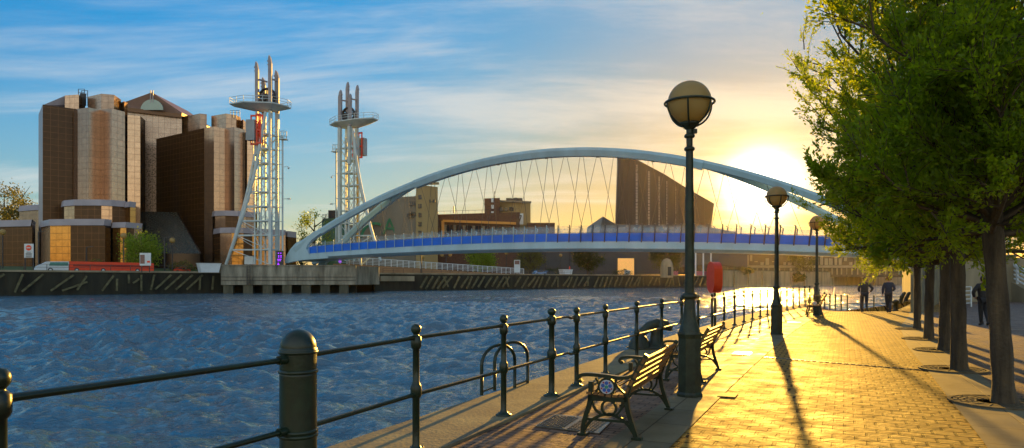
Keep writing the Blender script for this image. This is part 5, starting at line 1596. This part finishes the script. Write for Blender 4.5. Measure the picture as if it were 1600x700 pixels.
# white gear, bench and low fences round the pier
e = empty('mooring_gear', 'white steel gear frame on the right end of the concrete pier', 'steel frame', A(556, 415, 152))
m = MB()
for x in (-1.5, 1.2): m.bar((x, 0, 0), (x, 0, 1.9), .16, .16)
m.bar((-1.5, 0, 1.9), (1.2, 0, 1.9), .16, .16); m.bar((1.2, 0, .2), (4.5, 0, 3.0), .22, .22); m.bar((4.5, 0, 3.0), (9, 0, 3.1), .18, .18)
m.build('frame', M['white'], e)
m = MB(); m.tube([(-3.6, 0, .9), (-3.6, .5, .9)], .3, 12, smooth=False); m.build('purple_lamp', mat('purple_lamp_glass', (.3, .1, .6), .3, emit=(.4, .1, 1.0), es=.3), e)
e = empty('hut', 'small white hut between the legs of the nearer lift tower', 'hut', A(391, 413, 152))
m = MB(); m.box((0, 0, .9), (2.0, 1.6, 1.8)); m.build('wall', M['white'], e)
m = MB(); m.box((0, 0, 1.88), (2.3, 1.9, .15)); m.build('roof', M['darkmetal'], e)
# ------------------------------------------------------------------ trees
def leafmat(name, c, c2, t_, tw=.55, rough=.42):
    m, t, b = newmat(name)
    ge = N(t, 'ShaderNodeNewGeometry')
    tcn = N(t, 'ShaderNodeTexCoord'); nz = N(t, 'ShaderNodeTexNoise'); t.links.new(tcn.outputs['Object'], nz.inputs['Vector']); nz.inputs['Scale'].default_value = 1.3; nz.inputs['Detail'].default_value = 3
    ad = N(t, 'ShaderNodeMath', operation='MULTIPLY_ADD'); t.links.new(ge.outputs['Random Per Island'], ad.inputs[0]); ad.inputs[1].default_value = .6
    sb = N(t, 'ShaderNodeMath', operation='MULTIPLY'); t.links.new(nz.outputs[0], sb.inputs[0]); sb.inputs[1].default_value = .45; t.links.new(sb.outputs[0], ad.inputs[2])
    mx = N(t, 'ShaderNodeMix', data_type='RGBA'); t.links.new(ad.outputs[0], mx.inputs[0]); mx.inputs[6].default_value = (*c, 1); mx.inputs[7].default_value = (*c2, 1)
    t.links.new(mx.outputs[2], b.inputs['Base Color']); b.inputs['Roughness'].default_value = rough; b.inputs['Specular IOR Level'].default_value = .3
    tl = N(t, 'ShaderNodeBsdfTranslucent'); mt_ = N(t, 'ShaderNodeMix', data_type='RGBA', blend_type='MULTIPLY'); mt_.inputs[0].default_value = 1; t.links.new(mx.outputs[2], mt_.inputs[6]); mt_.inputs[7].default_value = (*t_, 1)
    t.links.new(mt_.outputs[2], tl.inputs[0])
    ms = N(t, 'ShaderNodeMixShader'); ms.inputs[0].default_value = tw; t.links.new(b.outputs[0], ms.inputs[1]); t.links.new(tl.outputs[0], ms.inputs[2])
    t.links.new(ms.outputs[0], t.nodes['Material Output'].inputs['Surface'])
    return m
M['leaf'] = leafmat('street_tree_leaves', (.08, .16, .014), (.17, .26, .020), (3.1, 2.3, .4), .70)
M['leaf_bright'] = leafmat('yellow_green_leaves', (.16, .24, .02), (.26, .34, .04), (1.6, 1.5, .8))
M['leaf_olive'] = leafmat('olive_leaves', (.10, .11, .03), (.15, .16, .05), (1.6, 1.4, .8))
M['leaf_dark'] = leafmat('dark_green_leaves', (.025, .045, .012), (.05, .08, .02), (1.5, 1.3, .8))

def np_mesh(name, v, f, mt, parent, smooth=False):
    me = bpy.data.meshes.new(name)
    v = np.asarray(v, np.float32); f = np.asarray(f, np.int32); k = f.shape[1]
    me.vertices.add(len(v)); me.vertices.foreach_set('co', v.ravel())
    me.loops.add(f.size); me.loops.foreach_set('vertex_index', f.ravel())
    me.polygons.add(len(f)); me.polygons.foreach_set('loop_start', np.arange(0, f.size, k, dtype=np.int32))
    if smooth: me.polygons.foreach_set('use_smooth', np.ones(len(f), dtype=bool))
    me.update(calc_edges=True); me.materials.append(mt)
    o = bpy.data.objects.new(name, me); col.objects.link(o); o.parent = parent
    return o
def leaves_mesh(cent, dirs, size, rg, wid=.45):
    n = len(cent)
    d = dirs + rg.normal(0, .55, (n, 3)); d /= np.linalg.norm(d, axis=1)[:, None]
    r = rg.normal(0, 1, (n, 3)); s_ = np.cross(d, r); s_ /= np.linalg.norm(s_, axis=1)[:, None]
    u = np.cross(s_, d)
    L = (size * rg.uniform(.6, 1.25, n))[:, None]
    base = cent; tip = cent + d * L
    mid = cent + d * L * .45 - u * L * .07
    a = mid + s_ * L * wid * .5 + u * L * .12; b = mid - s_ * L * wid * .5 + u * L * .12
    v = np.stack([base, a, tip, b], 1).reshape(-1, 3)
    i = np.arange(n)[:, None] * 4
    f = np.concatenate([i + np.array([[0, 1, 2]]), i + np.array([[0, 2, 3]])], 0)
    return v, f
def tubes_np(segs, n=4):
    """segs: list of (p0,p1,r0,r1)"""
    V = []; F = []; b = 0
    for p0, p1, r0, r1 in segs:
        d = p1 - p0; L = np.linalg.norm(d)
        if L < 1e-5: continue
        d = d / L; u = np.array([0, 0, 1.]) if abs(d[2]) < .9 else np.array([1., 0, 0]); s_ = np.cross(d, u); s_ /= np.linalg.norm(s_); w = np.cross(s_, d)
        for p, r in ((p0, r0), (p1, r1)):
            for k in range(n):
                t = 2 * math.pi * k / n; V.append(p + s_ * r * math.cos(t) + w * r * math.sin(t))
        for k in range(n): F.append((b + k, b + (k + 1) % n, b + n + (k + 1) % n, b + n + k))
        b += 2 * n
    return np.array(V), np.array(F)
def grow(seed, lean, z0, rad, top, limbs, subs, twigs, per, leaf, twl, cull):
    """trunk with flare, limbs that rise and spread, sub branches, twigs and leaves"""
    rg = np.random.default_rng(seed)
    tr = MB()
    fork = np.array([lean[0], lean[1], z0])
    pts = [(0, 0, -.05), (lean[0] * .08, lean[1] * .08, .12), (lean[0] * .25, lean[1] * .25, z0 * .3), (lean[0] * .6, lean[1] * .6, z0 * .65), (lean[0], lean[1], z0), (lean[0] * 1.1, lean[1] * 1.1, z0 + .5)]
    segs = []; cs = []; ds = []
    def path(p, d, L, n, bend):
        P_ = [p]; d = d / np.linalg.norm(d)
        for _ in range(n):
            d = d + rg.normal(0, .13, 3) + bend; d /= np.linalg.norm(d); P_.append(P_[-1] + d * L / n)
        return P_
    tips = []
    def clampp(q):
        return q
    for i in range(limbs):
        az = 2 * math.pi * (i * .618 + rg.uniform(-.06, .06)); lv = i / limbs
        el_ = R(12 + 63 * lv ** 1.1 + rg.uniform(-6, 6))
        d = np.array([math.cos(az) * math.cos(el_), math.sin(az) * math.cos(el_), math.sin(el_)])
        Lr = rad / max(math.cos(el_), .35) if el_ < R(55) else (top - z0)
        Lr = min(Lr, (top - z0) / max(math.sin(el_), .2)) * rg.uniform(.8, 1.08)
        p0 = fork + np.array([0, 0, -.25 + .7 * lv])
        P_ = path(p0, d, Lr, 7, np.array([0, 0, .035]))
        r0 = .075 * (1 - .3 * lv) * rad / 3
        for k in range(7): segs.append((P_[k], P_[k + 1], r0 * (1 - k / 7.6), r0 * (1 - (k + 1) / 7.6)))
        for j in range(subs):
            f = .22 + .78 * (j + rg.uniform(0, 1)) / subs; q = P_[min(int(f * 7), 7)] if f < 1 else P_[7]
            k = min(int(f * 7), 6); q = P_[k] + (P_[k + 1] - P_[k]) * (f * 7 - k if f < 1 else 1)
            dd = (P_[k + 1] - P_[k]); dd = dd / np.linalg.norm(dd) + rg.normal(0, .55, 3) + np.array([0, 0, .22])
            S_ = path(q, dd, rad * rg.uniform(.28, .46) * (1.15 - .45 * f), 4, np.array([0, 0, .05]))
            for k2 in range(4): segs.append((S_[k2], S_[k2 + 1], .018 * (1 - k2 / 5), .018 * (1 - (k2 + 1) / 5)))
            for w in range(twigs):
                f2 = rg.uniform(.15, 1); k3 = min(int(f2 * 4), 3); t0 = S_[k3] + (S_[k3 + 1] - S_[k3]) * (f2 * 4 - k3)
                td = (S_[k3 + 1] - S_[k3]); td = td / np.linalg.norm(td) + rg.normal(0, .6, 3) + np.array([0, 0, .30])
                T_ = path(t0, td, twl * rg.uniform(.5, 1.3), 3, np.array([0, 0, .08]))
                for k4 in range(3): segs.append((T_[k4], T_[k4 + 1], .0055, .004))
                npp = int(per * rg.uniform(.6, 1.3))
                for _ in range(npp):
                    g = rg.uniform(0, 1) ** .8 * 3; k5 = min(int(g), 2)
                    c_ = T_[k5] + (T_[k5 + 1] - T_[k5]) * (g - k5)
                    cs.append(c_ + rg.normal(0, .035, 3)); ds.append((T_[k5 + 1] - T_[k5]) / np.linalg.norm(T_[k5 + 1] - T_[k5]))
    cs = np.array(cs); ds = np.array(ds)
    keep = np.hypot(cs[:, 0], cs[:, 1]) < cull * 1.0 * (.66 + .34 * np.clip((cs[:, 2] - 2.3) / 2.6, 0, 1)) * (1 + .05 * np.sin(cs[:, 2] * 2.3 + np.arctan2(cs[:, 1], cs[:, 0]) * 5)); cs = cs[keep]; ds = ds[keep]
    segs = [q for q in segs if math.hypot(q[1][0], q[1][1]) < cull * .95 * (.66 + .34 * min(1, max(0, (q[1][2] - 2.3) / 2.6)))]
    v, f = leaves_mesh(cs, ds, leaf, rg)
    sv, sf = tubes_np(segs)
    return pts, (sv, sf), (v, f), cs
def row_tree(label, p, seed, lean, r_tr, z0, rad, top, data=None, rz=0, limbs=22, subs=8, twigs=7, per=34, leaf=.085, twl=.55, group='street trees beside the promenade path', lm='leaf', proto=None, cull=3.8):
    e = empty('street_tree', label, 'tree', p, rz, group)
    if proto:
        for ch in proto.children:
            c = ch.copy(); col.objects.link(c); c.parent = e
        return e
    pts, (sv, sf), (v, f), cs = grow(seed, lean, z0, rad, top, limbs, subs, twigs, per, leaf, twl, cull)
    m = MB()
    P_ = [Vector(q) for q in pts]; Q_ = crv(P_, 5)
    rr = []
    for q in Q_:
        h = q.z / z0; rr.append(r_tr * (1.28 - .28 * min(1, max(0, q.z) / .35) ** .5) * (1 - .12 * h) * (1 + .10 * max(0, h - .8) * 5) + .006 * math.sin(q.z * 9 + seed))
    m.tube(Q_, rr, 16)
    # fluting ribs and small knots on the stem
    for k in range(5):
        a = k * 1.3 + seed; m.tube([q + Vector((math.cos(a + q.z * .3) * rr[i] * .78, math.sin(a + q.z * .3) * rr[i] * .78, 0)) for i, q in enumerate(Q_)], [x * .30 for x in rr], 7)
    m.build('trunk', M['bark'], e)
    np_mesh('branches', sv, sf, M['bark'], e, True)
    np_mesh('crown', v, f, M[lm], e)
    return e
T_POS = [(6.47, 8.96), (8.04, 12.26), (9.9, 15.6), (11.35, 18.6), (13.3, 22.4)]
t1 = row_tree('nearest street tree, its leaning trunk at the right of the photo', (*T_POS[0], 0), 21, (-.14, .05), .125, 2.45, 1.95, 7.6, per=58, leaf=.078, limbs=32, subs=9, twigs=8, cull=2.85)
t2 = row_tree('second street tree, upright trunk just left of the nearest one', (*T_POS[1], 0), 5, (-.06, .0), .125, 2.35, 2.5, 9.0, per=50, leaf=.075, limbs=32, cull=3.35)
t3 = row_tree('middle street tree of the row of five', (*T_POS[2], 0), 9, (.02, .0), .13, 2.35, 2.85, 9.4, per=50, leaf=.075, limbs=32, cull=3.8)
t4 = row_tree('fourth street tree of the row, counted from the camera', (*T_POS[3], 0), 9, (-.1, 0), .14, 2.5, 3.3, 8.2, proto=t2, rz=2.1); t4.scale = (.92, .92, .97)
t5 = row_tree('farthest street tree of the row beside the kerb slabs', (*T_POS[4], 0), 9, (-.1, 0), .14, 2.5, 3.3, 8.2, proto=t3, rz=3.7); t5.scale = (.80, .80, .95)
ords = ['nearest', 'second', 'middle', 'fourth', 'farthest']
for (x, y), w in zip(T_POS, ords):
    e = empty('tree_grate', 'round iron tree grate at the foot of the %s street tree' % w, 'tree grate', (x - .12, y, .006), group='tree grates')
    m = MB()
    for i, r in enumerate((.22, .29, .36, .43, .50)):
        m.lathe([(r, 0), (r, .022 if i == 4 else .016), (r + .045, .022 if i == 4 else .016), (r + .045, 0)], n=28, smooth=False)
    m.build('ring', M['grate'], e)
    m = MB()
    for k in range(16):
        t = k * math.pi / 8; m.bar((.24 * math.cos(t), .24 * math.sin(t), .012), (.52 * math.cos(t), .52 * math.sin(t), .012), .02, .018)
    m.build('spoke', M['grate'], e)

def far_tree(label, px, pbase, Y, h, rad, seed, lm, dens=1.0, leaf=.4, zsink=0):
    x = (px - 800) * Y / FPX; z = fz((x, Y)) - zsink
    rg = np.random.default_rng(seed)
    e = empty('tree', label, 'tree', (x, Y, z))
    m = MB(); m.tube([(0, 0, 0), (.1, 0, h * .25), (0, .1, h * .55), (.1, 0, h * .9)], [.22 * h / 8, .18 * h / 8, .1 * h / 8, .03], 7)
    for k in range(9):
        a = k * 2.4; zz = h * (.2 + .06 * k); m.tube([(0, 0, zz), (rad * .5 * math.cos(a), rad * .5 * math.sin(a), zz + rad * .4), (rad * .8 * math.cos(a), rad * .8 * math.sin(a), zz + rad * .9)], [.09 * h / 8, .05 * h / 8, .02], 5)
    m.build('trunk', M['bark'], e)
    cl_ = []
    for _ in range(int(46 * dens)):
        u = rg.normal(0, 1, 3); u /= np.linalg.norm(u); r = rg.uniform(.35, 1) ** .6
        c = np.array([u[0] * rad * r, u[1] * rad * r, h * .58 + u[2] * h * .40 * r]); n = int(60 * dens)
        cl_.append(c + rg.normal(0, rad * .15, (n, 3)))
    cs = np.concatenate(cl_); ds = rg.normal(0, 1, cs.shape); ds /= np.linalg.norm(ds, axis=1)[:, None]
    v, f = leaves_mesh(cs, ds, leaf, rg, .7)
    np_mesh('crown', v, f, M[lm], e)
    return e
far_tree('rounded bright yellow green tree in front of the mirror glass podium', 220, 415, 146, 8.4, 4.4, 31, 'leaf_bright', 1.25, .42)
far_tree('tall thin leaved tree at the left edge behind the low glass block', 6, 420, 215, 28, 9, 32, 'leaf_olive', 1.7, .6)
far_tree('lower tree beside the tall one at the left edge', 34, 420, 205, 22, 5.5, 33, 'leaf_olive', 1.3, .6)
far_tree('slender yellow green tree between the two lift towers', 491, 425, 195, 20, 4.6, 34, 'leaf_bright', .85, .5)
far_tree('low bushy tree left of the slender one between the lift towers', 470, 425, 198, 11, 3.6, 35, 'leaf_olive', .8, .5)
far_tree('wide bright tree under the bridge above the ramp railing', 752, 428, 232, 10.5, 5.2, 36, 'leaf_bright', 1.2, .55)
far_tree('dull green tree under the bridge behind the small white notice', 828, 428, 238, 10.5, 5.0, 37, 'leaf_olive', 1.0, .55)
far_tree('dark tree under the bridge left of the amber entrance', 918, 430, 244, 11, 5.6, 38, 'leaf_dark', 1.2, .55)
far_tree('broad dark tree under the bridge left of the nearest lamp post', 1042, 430, 256, 12.5, 6.4, 39, 'leaf_dark', 1.3, .6)
far_tree('golden green tree beside the long striped building', 1255, 430, 332, 16, 6.5, 40, 'leaf_olive', 1.0, .7)
def bush(label, P, w, h, seed, lm, n=900, leaf=.3):
    rg = np.random.default_rng(seed); e = empty('bush', label, 'bush', P)
    u = rg.normal(0, 1, (n, 3)); u /= np.linalg.norm(u, axis=1)[:, None]; r = rg.uniform(.2, 1, n)[:, None] ** .5
    cs = u * r * np.array([w, w * .5, h * .5]) + np.array([0, 0, h * .5]); cs[:, 2] *= 1 + .15 * np.sin(cs[:, 0] * 2)
    v, f = leaves_mesh(cs, u, leaf, rg, .7); np_mesh('foliage', v, f, M[lm], e)
    m = MB()
    for k in range(4): m.tube([(0, 0, 0), (w * .3 * math.cos(k * 1.6), 0, h * .6)], [.08, .03], 5)
    m.build('stem', M['bark'], e)
bush('dark bush hanging on the stone quay wall behind the far lamp post', bank(1242) + BN * -.8 + Vector((0, 0, 0.6)), 4.6, 4.2, 51, 'leaf_dark', 1500, .6)
bush('low scrub on the far bank right of the nearest lamp post', bp_(bt(1160), 1.5, 4.0), 7, 3.0, 52, 'leaf_dark', 1400, .5)
for i, (px, w, lab) in enumerate(((905, 3.5, 'low bush above the dark quay wall left of the amber entrance'), (1010, 4, 'low bush above the dark quay wall right of the amber entrance'), (165, 2.6, 'low bush below the left glass podium'), (310, 3.0, 'low bush at the foot of the sloping glass hall'))):
    bush(lab, bp_(bt(px), 11), w, 2.4, 60 + i, 'leaf_olive' if i > 1 else 'leaf_dark', 700, .35)

# ------------------------------------------------------------------ people
M['cloth_dark'] = mat('dark_jacket_cloth', (.030, .030, .034), .8, 0, .3, 20)
M['cloth_navy'] = mat('navy_jacket_cloth', (.030, .034, .055), .8, 0, .3, 20)
M['trouser'] = mat('dark_trouser_cloth', (.022, .024, .03), .85, 0, .3, 20)
M['skin'] = mat('skin', (.42, .24, .17), .55, 0, .1, 5)
M['hair_brown'] = mat('brown_hair', (.07, .035, .015), .6, 0, .4, 30)
M['hair_gold'] = mat('curly_auburn_hair', (.16, .07, .02), .6, 0, .4, 30)
M['shoe'] = mat('black_shoe', (.02, .02, .02), .5)
def skin_obj(name, verts, edges, radii, mt, parent, root=0, sub=2):
    me = bpy.data.meshes.new(name); me.from_pydata([tuple(v) for v in verts], edges, [])
    o = bpy.data.objects.new(name, me); col.objects.link(o)
    sk = o.modifiers.new('skin', 'SKIN'); sk.use_smooth_shade = True
    for i, r in enumerate(radii):
        r2 = r if isinstance(r, tuple) else (r, r); me.skin_vertices[0].data[i].radius = r2
    me.skin_vertices[0].data[root].use_root = True
    sb = o.modifiers.new('sub', 'SUBSURF'); sb.levels = sub; sb.render_levels = sub
    bpy.context.view_layer.update()
    me2 = bpy.data.meshes.new_from_object(o.evaluated_get(bpy.context.evaluated_depsgraph_get()))
    bpy.data.objects.remove(o); me2.name = name
    me2.materials.clear(); me2.materials.append(mt)
    for p in me2.polygons: p.use_smooth = True
    o = bpy.data.objects.new(name, me2); col.objects.link(o); o.parent = parent
    return o
def person(label, p, rz, pose, jm, hair_m, curly=False, sc=1.0):
    """built facing +y. pose: dict of joints; the body is one continuous skinned mesh"""
    e = empty('person', label, 'person', p, rz, scale=sc)
    J = dict(pel=(0, 0, .95), sp=(0, .0, 1.12), ch=(0, .01, 1.32), nk=(0, .015, 1.475), nk2=(0, .03, 1.53), hd=(0, .045, 1.62), hd2=(0, .04, 1.71),
             hl=(-.09, 0, .92), hr=(.09, 0, .92), sl=(-.175, 0, 1.415), sr=(.175, 0, 1.415)); J.update(pose)
    names = list(J.keys()); I = {n: i for i, n in enumerate(names)}
    E_ = [('pel', 'sp'), ('sp', 'ch'), ('ch', 'nk'), ('nk', 'nk2'), ('nk2', 'hd'), ('hd', 'hd2'), ('pel', 'hl'), ('pel', 'hr'), ('ch', 'sl'), ('ch', 'sr')]
    for s_ in 'lr':
        E_ += [('h' + s_, 'k' + s_), ('k' + s_, 'a' + s_), ('a' + s_, 't' + s_), ('s' + s_, 'e' + s_), ('e' + s_, 'w' + s_), ('w' + s_, 'p' + s_)]
    rad = dict(pel=(.15, .115), sp=(.135, .10), ch=(.155, .115), nk=(.07, .07), nk2=.055, hd=(.085, .10), hd2=(.07, .085), hl=.095, hr=.095, sl=.065, sr=.065,
               kl=.060, kr=.060, al=.042, ar=.042, tl=.038, tr=.038, el=.045, er=.045, wl=.030, wr=.030, pl=(.038, .02), pr=(.038, .02))
    body = skin_obj('body', [J[n] for n in names], [(I[a], I[b]) for a, b in E_], [rad[n] for n in names], M['skin'], e, I['pel'])
    # face: nose, brow, ears are small; the head looks along +y
    m = MB(); h = Vector(J['hd'])
    m.tube([h + Vector((0, .085, .03)), h + Vector((0, .118, -.005)), h + Vector((0, .09, -.02))], [.008, .014, .010], 6); m.build('nose', M['skin'], e)
    for sx in (-1, 1):
        m = MB(); m.sphere(h + Vector((sx * .033, .088, .025)), .012, 8, 6); m.build('eye', M['white'], e)
        m = MB(); m.sphere(h + Vector((sx * .088, -.005, .0)), .03, 8, 6, sc=(.35, .7, 1)); m.build('ear', M['skin'], e)
    m = MB(); m.tube([h + Vector((-.025, .088, -.045)), h + Vector((0, .095, -.045)), h + Vector((.025, .088, -.045))], .006, 6); m.build('mouth', M['lips'] if 'lips' in M else M['hair_gold'], e)
    # hands: five bent fingers a side
    for s_, sg in (('l', -1), ('r', 1)):
        pw = Vector(J['w' + s_]); pp_ = Vector(J['p' + s_]); d = (pp_ - pw).normalized(); sd = d.cross(Vector((0, 1, 0)));
        sd = sd.normalized() if sd.length > .1 else Vector((1, 0, 0)); up_ = sd.cross(d)
        for k in range(4):
            b_ = pp_ + sd * ((k - 1.5) * .019); L = (.06, .07, .065, .05)[k]; m = MB()
            m.tube([b_, b_ + d * L * .5 + up_ * .006, b_ + d * L * .85 + up_ * .024], [.0095, .0085, .007], 6); m.build('finger', M['skin'], e)
        m = MB(); b_ = pw.lerp(pp_, .55) + sd * .03 * -sg; m.tube([b_, b_ + (d * .6 - sd * sg * .8) * .035, b_ + (d * .9 - sd * sg * .5) * .065], [.012, .010, .008], 6); m.build('thumb', M['skin'], e)
    # jacket, trousers, shoes follow the same joints, a little larger
    cj = ['pel', 'sp', 'ch', 'nk', 'sl', 'sr', 'el', 'er', 'wl', 'wr']; Ij = {n: i for i, n in enumerate(cj)}
    V_ = [Vector(J[n]) for n in cj]; V_[0] = V_[0] + Vector((0, 0, -.06)); V_[3] = V_[3] + Vector((0, 0, -.02))
    rj = [(.19, .15), (.175, .135), (.19, .145), (.085, .085), .09, .09, .066, .066, .048, .048]
    skin_obj('jacket', V_, [(0, 1), (1, 2), (2, 3), (2, 4), (2, 5), (4, 6), (5, 7), (6, 8), (7, 9)], rj, jm, e, 0)
    ct = ['pel', 'hl', 'hr', 'kl', 'kr', 'al', 'ar']
    skin_obj('trousers', [Vector(J[n]) for n in ct], [(0, 1), (0, 2), (1, 3), (2, 4), (3, 5), (4, 6)], [(.16, .125), .108, .108, .078, .078, .058, .058], M['trouser'], e, 0)
    for s_ in 'lr':
        a_ = Vector(J['a' + s_]); t_ = Vector(J['t' + s_]); d = (t_ - a_); 
        skin_obj('shoe', [a_ - d * .25 + Vector((0, 0, -.01)), a_ + Vector((0, 0, -.01)), t_], [(0, 1), (1, 2)], [.048, .055, .045], M['shoe'], e, 1)
    m = MB()
    m.sphere(h + Vector((0, -.022, .035)), .100, 16, 10, sc=(.94, 1.05, 1.08))
    if curly:
        rg = random.Random(4)
        for k in range(46):
            t = rg.uniform(0, 6.28); z = rg.uniform(-.5, 1); r = math.sqrt(max(0, 1 - z * z))
            c = Vector((math.cos(t) * r * .115, math.sin(t) * r * .115 - .035, z * .12 + .04))
            if c.y > .06 and c.z < .09: continue
            m.sphere(h + c, .034, 7, 5)
    m.build('hair', hair_m, e)
    return e
walkA = dict(kl=(-.10, .10, .50), al=(-.10, -.02, .09), tl=(-.11, .12, .035), kr=(.09, .02, .52), ar=(.09, -.30, .28), tr=(.10, -.33, .12),
             el=(-.27, -.06, 1.17), wl=(-.22, .12, 1.03), pl=(-.19, .19, 1.02), er=(.36, -.10, 1.19), wr=(.26, .08, 1.02), pr=(.20, .14, .99))
walkB = dict(kl=(-.06, .06, .50), al=(-.03, .10, .085), tl=(-.03, .24, .035), kr=(.07, -.02, .50), ar=(.05, -.24, .13), tr=(.055, -.12, .04),
             el=(-.24, -.02, 1.16), wl=(-.25, .04, .92), pl=(-.25, .07, .84), er=(.26, -.10, 1.17), wr=(.16, .12, 1.08), pr=(.10, .17, 1.09))
M['lips'] = mat('lips', (.30, .10, .08), .5)
def onG(px, Y): x = (px - 800) / FPX * Y; return Vector((x, Y, gz(x, Y)))
person('person in a dark jacket walking away, one foot lifted, arms bent, left of the pair', onG(1351, 33.6), R(-25), walkA, M['cloth_dark'], M['hair_brown'])
person('person with curly auburn hair in a dark jacket walking away, right of the pair', onG(1388.5, 33.4), R(-25), walkB, M['cloth_navy'], M['hair_gold'], True)
walkC = dict(walkB); walkC.update(el=(-.34, -.02, 1.18), wl=(-.26, .08, 1.0), pl=(-.2, .1, .97))
person('person in dark clothes walking on the plaza, half hidden behind the nearest trunk', onG(1537, 24.0), R(-10), walkC, M['cloth_dark'], M['hair_brown'])
# a low bollard and a bag shape by the walkers
e = empty('bollard', 'short dark bollard beside the right hand walking person', 'bollard', onG(1399.5, 37))
m = MB(); m.lathe([(.16, 0), (.16, .05), (.11, .1), (.11, .42), (.19, .46), (.19, .56), (.1, .62), (.0001, .63)], n=14); m.build('shaft', M['iron'], e)
# ------------------------------------------------------------------ the golden evening air
m = MB(); m.box((400, 1300, 58), (6400, 4400, 124))
hz = m.build('haze', None); hz.data.materials.clear()
hm = bpy.data.materials.new('evening_haze'); hm.use_nodes = True
t = hm.node_tree; t.nodes.clear()
pv = t.nodes.new('ShaderNodeVolumePrincipled'); ho = t.nodes.new('ShaderNodeOutputMaterial')
pv.inputs['Color'].default_value = (1.0, .86, .55, 1); pv.inputs['Density'].default_value = HAZE_D; pv.inputs['Anisotropy'].default_value = .72
t.links.new(pv.outputs[0], ho.inputs['Volume'])
hz.data.materials.append(hm); tag(hz, kind='stuff')
